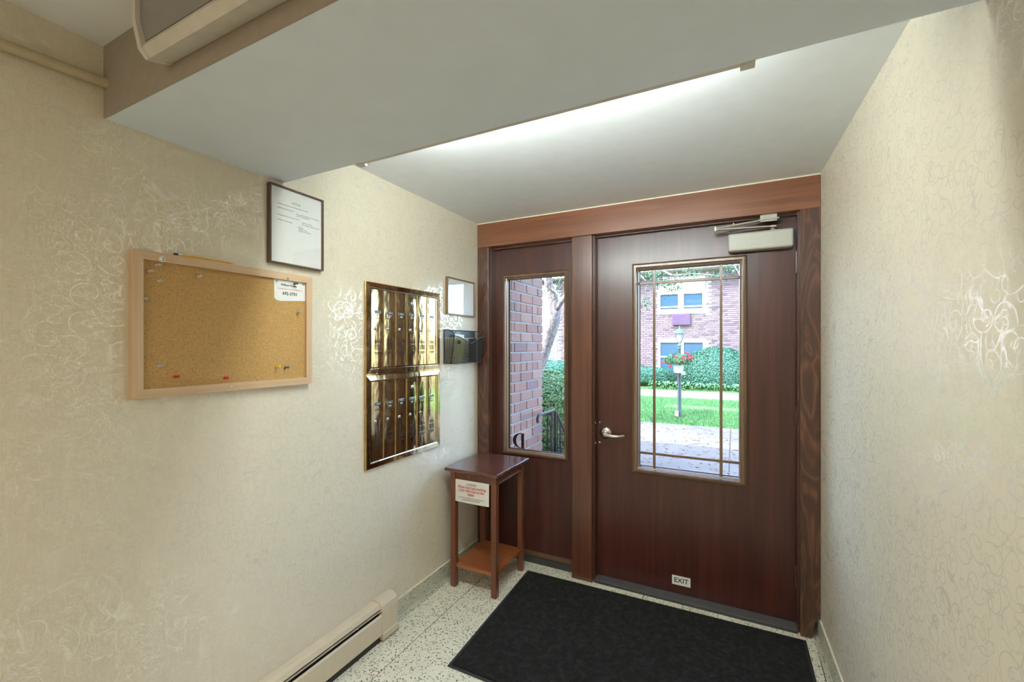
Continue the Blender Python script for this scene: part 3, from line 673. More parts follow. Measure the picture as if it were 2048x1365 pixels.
# --- brass letterboxes: two banks of six doors
def bank(z0, z1, label, nums, plate_z, lock_z, upper):
    y0, y1 = 1.503, 2.082
    e = empty('mailbox_bank', (XW, (y0 + y1) / 2, z0), label, 'mailbox', 'brass mailboxes on the left wall')
    f = MB()
    prof = [(0.0, XW), (0.0, XW + 0.010), (0.004, XW + 0.014), (0.028, XW + 0.017), (0.034, XW + 0.012), (0.034, XW)]
    n = len(prof); vs = []
    for (cy, cz, sy, sz) in ((y0, z0, 1, 1), (y1, z0, -1, 1), (y1, z1, -1, -1), (y0, z1, 1, -1)):
        for ins, x in prof: vs.append((x, cy + sy * ins, cz + sz * ins))
    fs = [(c * n + i, c * n + (i + 1) % n, ((c + 1) % 4) * n + (i + 1) % n, ((c + 1) % 4) * n + i) for c in range(4) for i in range(n)]
    f.add(vs, fs); f.build('frame', M['brass_frame'], e, bevel=0.001)
    box(XW, XW + 0.004, y0 + 0.03, y1 - 0.03, z0 + 0.03, z1 - 0.03).build('back_plate', M['slot'], e)
    ya, yb = y0 + 0.0355, y1 - 0.0375; w = (yb - ya) / 6; za, zb = z0 + 0.027 + 0.008, z1 - 0.0285 - 0.006
    for i in range(6):
        a0, a1 = ya + i * w + 0.0012, ya + (i + 1) * w - 0.0012; ym = (a0 + a1) / 2
        tw = random.uniform(-0.0006, 0.0006); top = zb - (0.020 if i == 3 else 0.0)
        d = MB()
        # door face on a slight bow so each one mirrors its surroundings differently
        k = 6; vs = []
        for j in range(k + 1):
            s_ = j / k; yy = a0 + (a1 - a0) * s_; xx = XW + 0.012 + 0.0006 * math.sin(PI * s_) + tw * (s_ - 0.5)
            vs += [(xx, yy, za), (xx, yy, top)]
        nb = len(vs); vs += [(XW + 0.005, a0, za), (XW + 0.005, a0, top), (XW + 0.005, a1, za), (XW + 0.005, a1, top)]
        fs = [(2 * j, 2 * j + 1, 2 * j + 3, 2 * j + 2) for j in range(k)] + [(0, nb, nb + 1, 1), (2 * k, 2 * k + 1, nb + 3, nb + 2), (nb, nb + 2, nb + 3, nb + 1)]
        fs += [tuple([nb] + [2 * j for j in range(k + 1)] + [nb + 2]), tuple([nb + 1] + [2 * j + 1 for j in range(k + 1)] + [nb + 3])]
        d.add(vs, fs, False); do = d.build('door', M['brass'], e)
        X1 = XW + 0.0125
        # raised vertical edge
        box(XW + 0.0115, XW + 0.0155, a1 - 0.0016, a1 + 0.0008, za, zb).build('edge_strip', M['brass_edge'], do)
        # number holder, name strip, number
        dy = -0.002 if upper else -0.001
        h = MB(); ring_ = [(0.0, X1), (0.0, X1 + 0.002), (0.0025, X1 + 0.002), (0.0025, X1)]
        pz = plate_z + random.uniform(-0.002, 0.002)
        h.box(X1 - 0.001, X1 + 0.0012, ym - 0.022 + dy, ym + 0.022 + dy, pz - 0.0075, pz + 0.0075); ho_ = h.build('name_holder', M['steel'], do, bevel=0.001)
        box(X1 + 0.0010, X1 + 0.0017, ym - 0.018 + dy, ym + 0.018 + dy, pz - 0.0060, pz + 0.0060).build('name_strip', M['teal_label'], do)
        T = MB(); T.box(X1 + 0.0016, X1 + 0.0020, ym - 0.009 + dy, ym + 0.010 + dy, pz - 0.0016, pz + 0.0016); T.text(nums[i], 0.0125, (X1 + 0.0010, ym + dy, pz - 0.0165), LU, LV, bold=0.0003)
        T.build('flat_number', M['pale_text'], do)
        box(X1 - 0.0005, X1 + 0.0012, ym - 0.017, ym + 0.014, pz - 0.030, pz - 0.0275).build('peep_slot', M['slot'], do)
        # lock
        lk = MB(); lk.lathe([(0.0085, 0.0), (0.0085, 0.002), (0.0065, 0.0032), (0.0, 0.0034)], (X1, ym - 0.017, lock_z), (1, 0, 0), 18)
        if not (i == 5): lk.build('lock', M['steel'], do); MB().box(X1 + 0.003, X1 + 0.0042, ym - 0.018, ym - 0.016, lock_z - 0.004, lock_z + 0.004).build('keyhole', M['slot'], do)
        else: MB().lathe([(0.005, 0.0), (0.0, 0.001)], (X1, ym - 0.017, lock_z), (1, 0, 0), 14).build('keyhole', M['slot'], do)
        # vent fretwork
        vt = MB(); vz = lock_z - 0.070; hs = [0.012, 0.020, 0.014, 0.022, 0.014, 0.020, 0.012]
        for j in range(7):
            yy = ym - 0.018 + j * 0.006
            vt.box(X1 - 0.0004, X1 + 0.0008, yy - 0.0011, yy + 0.0011, vz, vz + hs[j])
            vt.box(X1 - 0.0004, X1 + 0.0008, yy - 0.0011, yy + 0.0011, vz - 0.034, vz - 0.008)
            vt.box(X1 - 0.0004, X1 + 0.0008, yy - 0.0011, yy + 0.0011, vz - 0.042 - hs[j] * 0.8, vz - 0.042)
        vt.build('vent_slots', M['slot'], do)
        if i == 3:
            box(XW + 0.004, XW + 0.0125, a0, a1, top + 0.002, zb).build('master_lock_plate', M['brass_frame'], e)
            MB().lathe([(0.0105, 0.0), (0.0105, 0.003), (0.007, 0.0045), (0.0, 0.0045)], (X1, ym, top - 0.026), (1, 0, 0), 20).build('master_lock', M['steel'], do)
            box(X1 + 0.0044, X1 + 0.0052, ym - 0.001, ym + 0.001, top - 0.031, top - 0.021).build('keyhole', M['slot'], do)
bank(1.272, 1.716, 'upper brass bank of six narrow mailbox doors on the left wall', ['2L', '127', '140', '126', '4R', '3R'], 1.575, 1.493, True)
bank(0.821, 1.271, 'lower brass bank of six narrow mailbox doors on the left wall', ['71', '216', '308', '310', '317', '5R'], 1.127, 1.044, False)

# --- mesh wall file
by0, by1, bz0, bz1 = 2.133, 2.472, 1.303, 1.506
wf = empty('wall_file', (XW, 2.30, 1.30), 'black wire mesh file pocket holding papers, on the wall beside the door frame', 'wall file')
box(XW + 0.001, XW + 0.003, by0, by1, 1.463, bz1).build('back_plate', M['file_back'], wf)
dT, dB = 0.078, 0.056
def front_z(s_): return 1.458 + 0.010 * math.cos(s_ * 2 * PI * 1.0) - 0.022 * math.exp(-((s_ - 0.55) / 0.22) ** 2)
rim = []
rim.append((XW + 0.004, by0, bz1))
for k in range(1, 9):
    a_ = k / 8; rim.append((XW + 0.004 + (dT - 0.004) * math.sin(a_ * PI / 2), by0, bz1 - (bz1 - front_z(0)) * (1 - math.cos(a_ * PI / 2))))
fr_ = [(XW + dT, by0 + (by1 - by0) * k / 16, front_z(k / 16)) for k in range(1, 16)]
rim2 = [(p[0], by1, p[2]) for p in rim][::-1]
fm = MB(); fm.tube(rim + fr_ + rim2, 0.0028, 8)
fm.tube([(XW + 0.004, by0, bz1), (XW + 0.004, by1, bz1)], 0.0025, 8); 
for y in (by0, by1):
    fm.tube([(XW + 0.004, y, bz1), (XW + 0.004, y, bz0), (XW + dB, y, bz0), (XW + dT, y, front_z(0))], 0.0027, 8)
fm.tube([(XW + dB, by0, bz0), (XW + dB, by1, bz0)], 0.0027, 8); fm.tube([(XW + 0.004, by0, bz0), (XW + 0.004, by1, bz0)], 0.0022, 8)
fm.build('wire_frame', M['black_mesh'], wf)
ms = MB()
def strip(p, q_, w=0.0006):
    p = Vector(p); q_ = Vector(q_); d = (q_ - p).normalized(); a_ = d.cross(Vector((0.3, 0.4, 0.8))).normalized() * w; b_ = d.cross(a_).normalized() * w
    ms.add([tuple(p + a_), tuple(p + b_), tuple(p - a_ - b_), tuple(q_ + a_), tuple(q_ + b_), tuple(q_ - a_ - b_)], [(0, 1, 4, 3), (1, 2, 5, 4), (2, 0, 3, 5)])
nn = 70
for k in range(nn + 1):
    s_ = k / nn; y = by0 + (by1 - by0) * s_; strip((XW + dB, y, bz0), (XW + dT - 0.001, y, front_z(s_)))
    if k % 2 == 0: strip((XW + 0.004, y, bz0), (XW + 0.004, y, 1.463)); strip((XW + 0.004, y, bz0), (XW + dB, y, bz0))
for k in range(1, 30):
    z = bz0 + 0.150 * k / 30; f_ = (z - bz0) / 0.155; strip((XW + dB + (dT - dB) * f_, by0, z), (XW + dB + (dT - dB) * f_, by1, z))
    for y in (by0, by1): strip((XW + 0.004, y, z), (XW + dB + (dT - dB) * f_, y, z))
for k in range(1, 14):
    f_ = k / 14
    for y in (by0, by1): strip((XW + 0.004 + f_ * (dB - 0.004), y, bz0), (XW + 0.004 + f_ * (dT - 0.004), y, bz1 - (bz1 - front_z(0)) * (1 - math.cos(math.asin(f_)))))
ms.build('wire_mesh', M['black_mesh'], wf, kind='stuff', norm=False)
yd = 2.405; dv = MB(); dv.box(XW + 0.004, XW + 0.062, yd, yd + 0.002, bz0 + 0.002, 1.455); dv.build('divider', M['black_mesh'], wf)
lb = MB(); lb.box(XW + 0.0031, XW + 0.0036, 2.235, 2.345, 1.484, 1.499); lo = lb.build('label_holder', M['file_back'], wf)
T = MB(); T.text('FOR MAIL', 0.011, (XW + 0.0038, 2.288, 1.4915), LU, LV); T.build('label_text', M['pale_text'], wf)
# papers in it
R_ = Matrix.Translation((XW + 0.040, 2.235, 1.385)) @ Matrix.Rotation(math.radians(9), 4, 'Y') @ Matrix.Rotation(math.radians(-6), 4, 'X')
br_ = MB(); br_.box(-0.0015, 0.0015, -0.052, 0.052, -0.080, 0.072, R_)
bo = br_.build('brochure', M['brochure'], None, label='yellow folded brochure standing in the left part of the mesh file pocket', cat='brochure')
for q_ in ((-0.030, 0.002, 0.036, 0.056), (-0.040, -0.030, -0.060, -0.052), (-0.042, -0.034, -0.074, -0.068)): MB().box(0.0016, 0.0020, *q_, R_).build('printed_mark', M['ink_dark'], bo)
R_ = Matrix.Translation((XW + 0.020, 2.262, 1.400)) @ Matrix.Rotation(math.radians(4), 4, 'Y') @ Matrix.Rotation(math.radians(-4), 4, 'X')
MB().box(-0.0006, 0.0006, -0.050, 0.050, -0.090, 0.082, R_).build('paper_slip', M['paper'], None, label='white paper slip behind the yellow brochure in the mesh file pocket', cat='paper')

# --- side table
tb = empty('side_table', (-1.33, 2.28, 0), 'small dark wooden side table with a lower shelf in the corner by the door', 'side table', rz=math.radians(-1.5))
tx0, tx1, ty0, ty1, tz = -1.505, -1.154, 2.080, 2.500, 0.700
box(tx0, tx1, ty0, ty1, tz - 0.019, tz).build('table_top', M['table_top'], tb, bevel=0.004)
lg = 0.034; lx0, lx1, ly0, ly1 = tx0 + 0.022, tx1 - 0.022, ty0 + 0.030, ty1 - 0.022
for x in (lx0, lx1 - lg):
    for y in (ly0, ly1 - lg): box(x, x + lg, y, y + lg, 0.0, tz - 0.019).build('leg', M['table'], tb, bevel=0.003)
for y in (ly0 + 0.006, ly1 - lg + 0.010): box(lx0 + lg, lx1 - lg, y, y + 0.018, tz - 0.066, tz - 0.019).build('apron', M['table'], tb, bevel=0.001)
for x in (lx0 + 0.008, lx1 - lg + 0.008): box(x, x + 0.018, ly0 + lg, ly1 - lg, tz - 0.066, tz - 0.019).build('apron', M['table'], tb, bevel=0.001)
a = MB(); a.box(lx0 + lg, lx1 - lg, ly0 + 0.002, ly0 + 0.024, tz - 0.073, tz - 0.066); a.box(lx1 - 0.028, lx1 - 0.001, ly0 + lg, ly1 - lg, tz - 0.072, tz - 0.066); a.build('apron_bead', M['table'], tb, bevel=0.002)
sh = MB(); sh.prism([(lx0 + lg, ly0 + 0.012), (lx1 - lg, ly0 + 0.012), (lx1 - lg, ly0 + lg), (lx1 - 0.010, ly0 + lg), (lx1 - 0.010, ly1 - lg), (lx1 - lg, ly1 - lg), (lx1 - lg, ly1 - 0.012), (lx0 + lg, ly1 - 0.012), (lx0 + lg, ly1 - lg), (lx0 + 0.010, ly1 - lg), (lx0 + 0.010, ly0 + lg), (lx0 + lg, ly0 + lg)], 2, 0.115, 0.133); sh.build('shelf', M['table_shelf'], tb, bevel=0.001)
# paper sign hanging from the apron
sg = empty('paper_sign', (-1.335, ly0, 0.50), 'white paper sign with red italic lettering hanging under the front of the side table', 'sign')
n = 8; vs = []
sx0, sx1 = -1.447, -1.222
for i in range(n + 1):
    for j in range(n + 1):
        x = sx0 + (sx1 - sx0) * i / n; z = 0.634 - 0.128 * j / n; y = ly0 + 0.0015 - 0.004 * (j / n) * math.sin(PI * i / n) - 0.002 * (j / n)
        vs.append((x, y, z - 0.0))
fs = [(i * (n + 1) + j, i * (n + 1) + j + 1, (i + 1) * (n + 1) + j + 1, (i + 1) * (n + 1) + j) for i in range(n) for j in range(n)]
sm = MB(); sm.add(vs, fs, True); k = len(vs); sm.add([(v[0], v[1] + 0.0005, v[2]) for v in vs], [f[::-1] for f in fs], True)
sm.build('sheet', M['paper_sign'], sg, norm=False)
yt = ly0 - 0.0062
T = MB(); T.text('ATTENTION!', 0.011, (-1.335, yt + 0.003, 0.613), DU, DV); T.text('We will be throwing out any circulars, flyers or', 0.0088, (-1.335, yt - 0.001, 0.537), DU, DV); T.text('anything else left here by visitors', 0.0088, (-1.335, yt - 0.001, 0.525), DU, DV); T.build('small_print', M['ink_dark'], sg)
T = MB(); U = Vector((1, 0, 0.0)); Vv = Vector((0.18, 0, 1))
for s_, z in (("Please don't put anything", 0.596), ('other than mail on the', 0.577), ('tables', 0.557)): T.text(s_, 0.0185, (-1.335, yt, z), DU, (0, 0, 1), bold=0.0004)
for i, v in enumerate(T.v): T.v[i] = (v[0] + (v[2] - 0.577) * 0.18, v[1], v[2])
T.build('red_lettering', M['ink_red'], sg)

# --- floor mat
mt = empty('floor_mat', (-0.4, 2.0, 0), 'black carpet entrance mat with a thin rubber edge in front of the door', 'mat')
mp_ = [(-1.150, 2.470), (0.306, 2.484), (0.312, 1.575), (-1.121, 1.572)]
MB().prism(mp_, 2, 0.001, 0.004).build('rubber_edge', M['black_rubber'], mt)
c = [(-1.134, 2.458), (0.292, 2.471), (0.297, 1.590), (-1.106, 1.587)]
MB().prism(c, 2, 0.004, 0.009).build('carpet', M['carpet'], mt, bevel=0.002)

# --- baseboard heater
ht = empty('baseboard_heater', (XW, 0.6, 0), 'cream enamelled baseboard heater along the foot of the left wall', 'heater')
ya, yb = -1.2, 1.585
def hp(pts, y0_, y1_, nm, mt_, bev=0.0): 
    return MB().prism([(XW + p, z) for p, z in pts], 1, y0_, y1_).build(nm, mt_, ht, bevel=bev)
hp([(0.001, 0.020), (0.005, 0.020), (0.005, 0.178), (0.030, 0.178), (0.044, 0.172), (0.052, 0.158), (0.055, 0.159), (0.047, 0.176), (0.031, 0.182), (0.001, 0.182)], ya, yb, 'back_and_top', M['heater'])
hp([(0.006, 0.03), (0.040, 0.03), (0.040, 0.165), (0.006, 0.165)], ya, yb - 0.01, 'fins', M['heater_dark'])
hp([(0.046, 0.146), (0.056, 0.147), (0.056, 0.150), (0.046, 0.149)], ya, yb, 'damper', M['heater'])
hp([(0.058, 0.036), (0.062, 0.036), (0.062, 0.126), (0.056, 0.133), (0.052, 0.131), (0.058, 0.124)], ya, yb, 'front_panel', M['heater'])
hp([(0.001, 0.0), (0.05, 0.0), (0.05, 0.03), (0.001, 0.03)], ya, yb - 0.01, 'base', M['heater_dark'])
cap = [(0.001, 0.012), (0.070, 0.012), (0.070, 0.040), (0.066, 0.044), (0.066, 0.140), (0.060, 0.168), (0.048, 0.184), (0.030, 0.190), (0.001, 0.190)]
hp(cap, 1.557, 1.662, 'end_cap', M['heater'], 0.002)
MB().lathe([(0.004, 0), (0.004, 0.002), (0, 0.003)], (XW + 0.0505, 1.42, 0.142), (1, 0, 0), 10).build('screw', M['steel'], ht)

# ================================================================ OUTSIDE
# our own facade around the entrance (its mass shades the porch)
e_ = MB()
e_.box(-9, -1.58, 2.66, 2.95, -0.3, 4.6) if 0 else None
e_.box(-9, -1.395, 2.70, 2.98, -0.3, 0.0)
fw_ = MB(); fw_.box(-9.0, -1.60, 2.70, 2.98, -0.3, 5.6); fw_.box(0.38, 7.0, 2.70, 2.98, -0.3, 5.6); fw_.box(-1.60, 0.38, 2.70, 2.98, 2.24, 5.6); fw_.box(-1.60, 0.38, 2.70, 2.98, -0.3, 0.0)
fw_.box(-9, 7, YB - 0.2, 2.70, 5.45, 5.6)
fw_.build('wall_front', M['ext'], kind=S)
# porch wall of separate bricks
pw = box(-1.62, -1.391, 2.985, 3.252, -0.30, 2.66).build('wall_porch', M['mortar'], kind=S)
pw2 = box(-1.62, -1.391, 2.702, 2.985, -0.001, 2.238).build('porch_mortar', M['mortar'], pw)
CH = 0.0725; BL = 0.205; XB = -1.385
base_me = {}
def brick_mesh(l, key):
    if key in base_me: return base_me[key]
    b_ = MB(); b_.box(-0.10, 0.0, -l / 2, l / 2, 0, CH - 0.011)
    o = b_.build('brick', M['brick'], pw, bevel=0.003, seg=1); base_me[key] = o; o['_first'] = 1; return o
for k in range(41):
    z = -0.30 + k * CH
    if z + CH > 2.66: break
    off = 0.0 if k % 2 == 0 else -BL / 2
    if k % 6 == 3: lens = [0.0925] * 8
    else: lens = [0.195] * 5
    y = 3.260; first = True
    if k % 2 and k % 6 != 3: lens = [0.0925] + lens
    for l in lens:
        yc_ = y - l / 2; y -= l + 0.010
        lim = 2.704 if (z > 0.0 and z + CH < 2.236) else 2.987
        if yc_ + l / 2 - 0.02 < lim: break
        if yc_ - l / 2 < lim: l = yc_ + l / 2 - lim; yc_ = lim + l / 2; y = lim
        key = '%.4f' % l
        src = base_me.get(key)
        if src is None:
            b_ = MB(); b_.box(-0.102, 0.0, -l / 2, l / 2, 0, CH - 0.011)
            MWp = MW[pw.name]; MW['__i'] = Matrix.Identity(4)
            src = b_.build('brick', M['brick'], None, bevel=0.003, seg=1)
            me_ = src.data
            off_b = Vector((-0.051, 0, 0)); me_.transform(Matrix.Translation(off_b))
            base_me[key] = src; o = src
        else:
            o = src.copy(); COL.objects.link(o)
        o.parent = pw
        o.location = Vector((XB + random.uniform(-0.0015, 0.0015), yc_, z)) - pw.location
        o.rotation_euler = (random.uniform(-0.004, 0.004), 0, random.uniform(-0.004, 0.004))

GZ = -0.15
box(-14, 12, 2.98, 30, GZ - 0.3, GZ - 0.03).build('ground', M['ground'], kind=S)
# paving slabs up to the lawn
pv = box(-6.0, 5.0, 2.98, 9.18, GZ - 0.10, GZ - 0.012).build('pavement', M['joint'], kind=S)
px = [-6.0, -4.6, -3.15, -1.66, -0.055, 1.55, 3.2, 5.0]; py = [2.98, 4.6, 9.18]
for i in range(len(px) - 1):
    for j in range(len(py) - 1):
        if px[i] < -3.2 or (px[i] < -1.7 and j == 0): continue
        box(px[i] + 0.006, px[i + 1] - 0.006, py[j] + 0.006, py[j + 1] - 0.006, GZ - 0.06, GZ).build('paving_slab', M['concrete'], pv, bevel=0.004, seg=1)
fp = box(-9.0, 7.0, 13.75, 16.05, GZ - 0.05, GZ).build('footpath', M['concrete'], kind=S)
box(-9.0, 7.0, 9.18, 13.75, GZ - 0.08, GZ + 0.004).build('lawn', M['grass_base'], kind=S)
box(-9.0, 7.0, 16.05, 17.98, GZ - 0.08, GZ + 0.004).build('lawn_edge', M['grass_base'], kind=S)
def blades(name, x0, x1, y0, y1, n_, label, hh=(0.03, 0.07)):
    g = MB()
    for _ in range(n_):
        x = random.uniform(x0, x1); y = random.uniform(y0, y1)
        if 11.45 < y < 12.15 and abs(x + 0.6) < 1.0 and random.random() < 0.85: continue
        a_ = random.uniform(0, PI); w = random.uniform(0.004, 0.009); h_ = random.uniform(*hh); lx = random.uniform(-0.03, 0.03); ly = random.uniform(-0.03, 0.03)
        g.v += [(x - w * math.cos(a_), y - w * math.sin(a_), GZ), (x + w * math.cos(a_), y + w * math.sin(a_), GZ), (x + lx, y + ly, GZ + h_)]
        k = len(g.v); g.f.append((k - 3, k - 2, k - 1)); g.s.append(False)
    return g.build(name, M['grass'], None, label=label, cat='grass', kind='stuff', norm=False)
blades('lawn_grass', -4.5, 2.2, 9.15, 13.72, 62000, 'bright green lawn grass between the pavement and the far footpath')
blades('verge_grass', -5.0, 2.4, 16.06, 16.6, 12000, 'narrow strip of green grass beyond the footpath, before the hostas')
# fallen leaves
g = MB()
for _ in range(900):
    y = 4.8 + (9.0 - 4.8) * random.random() ** 1.3; x = random.uniform(-2.6, 1.2); s_ = random.uniform(0.010, 0.034); a_ = random.uniform(0, 2 * PI)
    g.add([(x + s_ * math.cos(a_ + q_), y + s_ * f_ * math.sin(a_ + q_), GZ + 0.004 + h_) for q_, f_, h_ in ((0, 1, 0.006), (1.2, .5, 0.0), (PI, 1, 0.008), (4.2, .6, 0.001))], [(0, 1, 2, 3)])
for _ in range(60):
    y = random.uniform(14, 15.9); x = random.uniform(-3.4, 1.2); s_ = random.uniform(0.02, 0.05); a_ = random.uniform(0, 2 * PI)
    g.add([(x + s_ * math.cos(a_ + q_), y + s_ * math.sin(a_ + q_), GZ + 0.004 + h_) for q_, h_ in ((0, 0.006), (1.2, 0.0), (PI, 0.008), (4.2, 0.001))], [(0, 1, 2, 3)])
g.build('fallen_leaves', M['dead_leaf'], None, label='scattered small dry leaves on the pavement and footpath outside', cat='leaves', kind='stuff', norm=False)

def leafset(n_, fn, s0, s1, mt_, name, parent, aspect=0.5):
    g = MB()
    for _ in range(n_):
        p, nrm = fn(); p = Vector(p); nrm = (Vector(nrm) + Vector((random.uniform(-.7, .7), random.uniform(-.7, .7), random.uniform(-.5, .7)))).normalized()
        u = nrm.cross(Vector((random.uniform(-1, 1), random.uniform(-1, 1), random.uniform(-1, 1)))).normalized(); v_ = nrm.cross(u); s_ = random.uniform(s0, s1)
        q_ = [p - u * s_, p + v_ * s_ * aspect + nrm * s_ * 0.12, p + u * s_, p - v_ * s_ * aspect + nrm * s_ * 0.12]
        k = len(g.v); g.v += [tuple(x) for x in q_]; g.f.append((k, k + 1, k + 2, k + 3)); g.s.append(False)
    return g.build(name, mt_, parent, norm=False, kind='stuff')
def ellip(c, r, zmin=None, pw_=1.0):
    def fn():
        while True:
            d = Vector((random.gauss(0, 1), random.gauss(0, 1), random.gauss(0, 1))).normalized()
            if d.z > -0.6: break
        d2 = Vector([math.copysign(abs(x) ** pw_, x) for x in d])
        j = random.uniform(0.93, 1.03)
        return ((c[0] + d2.x * r[0] * j, c[1] + d2.y * r[1] * j, max(GZ + 0.05, c[2] + d2.z * r[2] * j)), d)
    return fn
def shrub(name, c, r, n_, mt_, s0, s1, label, cat='shrub', pw_=1.0, group=None, asp=0.5):
    e = empty(name, (c[0], c[1], GZ), label, cat, group)
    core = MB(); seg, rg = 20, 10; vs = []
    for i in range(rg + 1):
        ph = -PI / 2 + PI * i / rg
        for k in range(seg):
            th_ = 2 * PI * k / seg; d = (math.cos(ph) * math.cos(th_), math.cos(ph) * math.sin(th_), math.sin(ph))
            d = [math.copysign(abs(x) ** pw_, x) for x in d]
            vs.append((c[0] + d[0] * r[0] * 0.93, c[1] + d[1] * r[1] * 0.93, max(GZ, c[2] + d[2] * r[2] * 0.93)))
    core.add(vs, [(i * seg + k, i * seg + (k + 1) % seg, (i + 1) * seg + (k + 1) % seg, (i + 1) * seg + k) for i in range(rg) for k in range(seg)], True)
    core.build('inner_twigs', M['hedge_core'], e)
    leafset(n_, ellip(c, r, None, pw_), s0, s1, mt_, 'foliage', e, asp); return e
shrub('round_shrub', (-0.52, 17.33, 0.40), (1.28, 0.60, 0.96), 24000, M['hedge'], 0.018, 0.036, 'large rounded clipped green shrub right of the lamp post, under the far window')
shrub('hedge', (-3.72, 17.35, 0.26), (1.80, 0.50, 0.34), 14000, M['hedge'], 0.018, 0.036, 'low clipped hedge left of the lamp post, along the far brick wall', 'hedge', 0.7)
shrub('hedge', (-6.0, 14.8, 0.35), (0.95, 0.8, 0.52), 9000, M['hedge'], 0.018, 0.036, 'rounded hedge seen through the narrow side window, beyond the tree', 'hedge', 0.6)
shrub('bush', (-2.25, 5.6, 0.45), (0.55, 0.75, 0.60), 11000, M['bush'], 0.014, 0.030, 'loose green bush behind the iron railing', 'bush', 0.8)
# hostas
def hosta(x, y, s_, label=None, grp='hosta plants under the far window', lf_=46, mt_='hosta'):
    e = empty('hosta', (x, y, GZ), label or 'broad-leaved hosta plant in the row along the far path', 'plant', grp)
    g = MB()
    for k in range(lf_):
        a_ = 2 * PI * k / lf_ * 1.9 + random.uniform(-.3, .3); L_ = s_ * random.uniform(0.6, 1.0); w = L_ * 0.20; hgt = s_ * random.uniform(0.25, 0.95)
        dr_ = Vector((math.cos(a_), math.sin(a_), 0)); sd_ = Vector((-math.sin(a_), math.cos(a_), 0)); o_ = Vector((x, y, GZ))
        p = [o_ + dr_ * L_ * f_ + Vector((0, 0, hgt * h_)) for f_, h_ in ((0.05, 0.1), (0.35, 0.75), (0.65, 1.0), (1.0, 0.75))]
        vs = [p[0], p[1] - sd_ * w * 0.8 + Vector((0, 0, .03)), p[1], p[1] + sd_ * w * 0.8 + Vector((0, 0, .03)), p[2] - sd_ * w * 0.8 + Vector((0, 0, .02)), p[2], p[2] + sd_ * w * 0.8 + Vector((0, 0, .02)), p[3]]
        g.add([tuple(v) for v in vs], [(0, 2, 1), (0, 3, 2), (1, 2, 5, 4), (2, 3, 6, 5), (4, 5, 7), (5, 6, 7)], True)
    g.build('leaves', M[mt_], e, norm=False, kind='stuff')
hx = [-2.55, -2.15, -1.78, -1.42, -1.05, -0.68, -0.30, 0.08, 0.45, 0.85]
names_ = ['hosta plant at the left end of the row along the far path', 'second hosta plant from the left end of the row along the far path', 'third hosta plant from the left end of the row, left of the lamp post', 'hosta plant directly behind the lamp post', 'hosta plant first to the right of the lamp post', 'hosta plant second to the right of the lamp post', 'hosta plant in front of the middle of the round shrub', 'hosta plant just left of the right glazing bar of the door', 'hosta plant right of the right glazing bar of the door', 'hosta plant at the right end of the row along the far path']
for x, nm in zip(hx, names_): hosta(x, 16.33 + random.uniform(-.03, .03), random.uniform(0.28, 0.32), nm)
for x, y, nm in ((-4.80, 12.0, 'pale green leafy plant beyond the bush, left one seen through the side window'), (-4.00, 11.1, 'pale green leafy plant beyond the bush, right one seen through the side window')): hosta(x, y, 0.45, nm, 'leafy plants beyond the bush', 40)

# far building
YF = 18.0
bd = empty('brick_building', (-3.0, YF, GZ), 'two-storey brick apartment building across the lawn', 'building')
wins = []   # (x0,x1,z0,z1)
upper = (-2.69, -0.975, 2.64, 3.55); lower = (-2.69, -0.96, 0.35, 1.665)
lu = (-8.75, -6.95, 2.56, 3.50); ll = (-8.75, -6.95, 0.30, 1.62)
cream = [(-2.69, -0.975, 3.55, 4.12), (-8.75, -6.95, 3.50, 4.12), (-8.75, -6.95, 1.62, 2.56)]
xb0, xb1, zt_ = -13.0, 8.0, 4.30
box(xb0, xb1, YF + 0.02, YF + 0.40, GZ - 0.1, zt_).build('wall', M['far_mortar'], bd)
g = MB(); ch = 0.0745; nrow = int((zt_ - GZ) / ch); holes = [upper, lower, lu, ll] + cream
for r in range(nrow):
    z = GZ + r * ch; x = -12.9 - (0.115 if r % 2 else 0)
    while x < 7.7:
        l = 0.215 if (r % 6) else 0.105
        if not any(a_ - l < x < b_ and c_ - ch < z < d_ for a_, b_, c_, d_ in holes):
            j = random.uniform(0, 0.006); g.box(x, x + l - 0.013, YF - 0.004 - j, YF + 0.03, z, z + ch - 0.014)
        x += l
g.build('bricks', M['far_brick'], bd, kind='stuff', norm=False)
def far_window(x0, x1, z0, z1, blind_z, rail_z):
    f = MB(); panel(f, x0, x1, z0, z1, x0 + 0.10, x1 - 0.09, z0 + 0.20 if z0 > 2 else z0 + 0.1, z1 - 0.13, YF - 0.04, YF + 0.05)
    xm = (x0 + x1) / 2; zb_, zt2 = (z0 + 0.20 if z0 > 2 else z0 + 0.1), z1 - 0.13
    f.box(xm - 0.10, xm + 0.10, YF - 0.04, YF + 0.05, zb_, zt2)
    w = f.build('window', M['win_white'], bd)
    for a_, b_ in ((x0 + 0.10, xm - 0.10), (xm + 0.10, x1 - 0.09)):
        box(a_, b_, YF + 0.010, YF + 0.02, zb_, zt2).build('pane', M['pane'], w)
        if blind_z < zt2: box(a_, b_, YF - 0.005, YF + 0.0095, blind_z, zt2).build('blind', M['blind'], w)
        box(a_, b_, YF - 0.02, YF + 0.012, rail_z, rail_z + 0.05).build('sash_rail', M['win_white'], w)
far_window(*upper, 3.42, 2.90); far_window(*lower, 1.55, 0.95); far_window(*lu, 3.36, 2.95); far_window(*ll, 1.20, 0.9)
for c_ in cream: box(c_[0], c_[1], YF - 0.03, YF + 0.05, c_[2], c_[3]).build('spandrel_panel', M['cream_panel'], bd)
box(xb0, xb1, YF - 0.55, YF + 0.40, zt_, zt_ + 0.22).build('eaves', M['win_white'], bd)
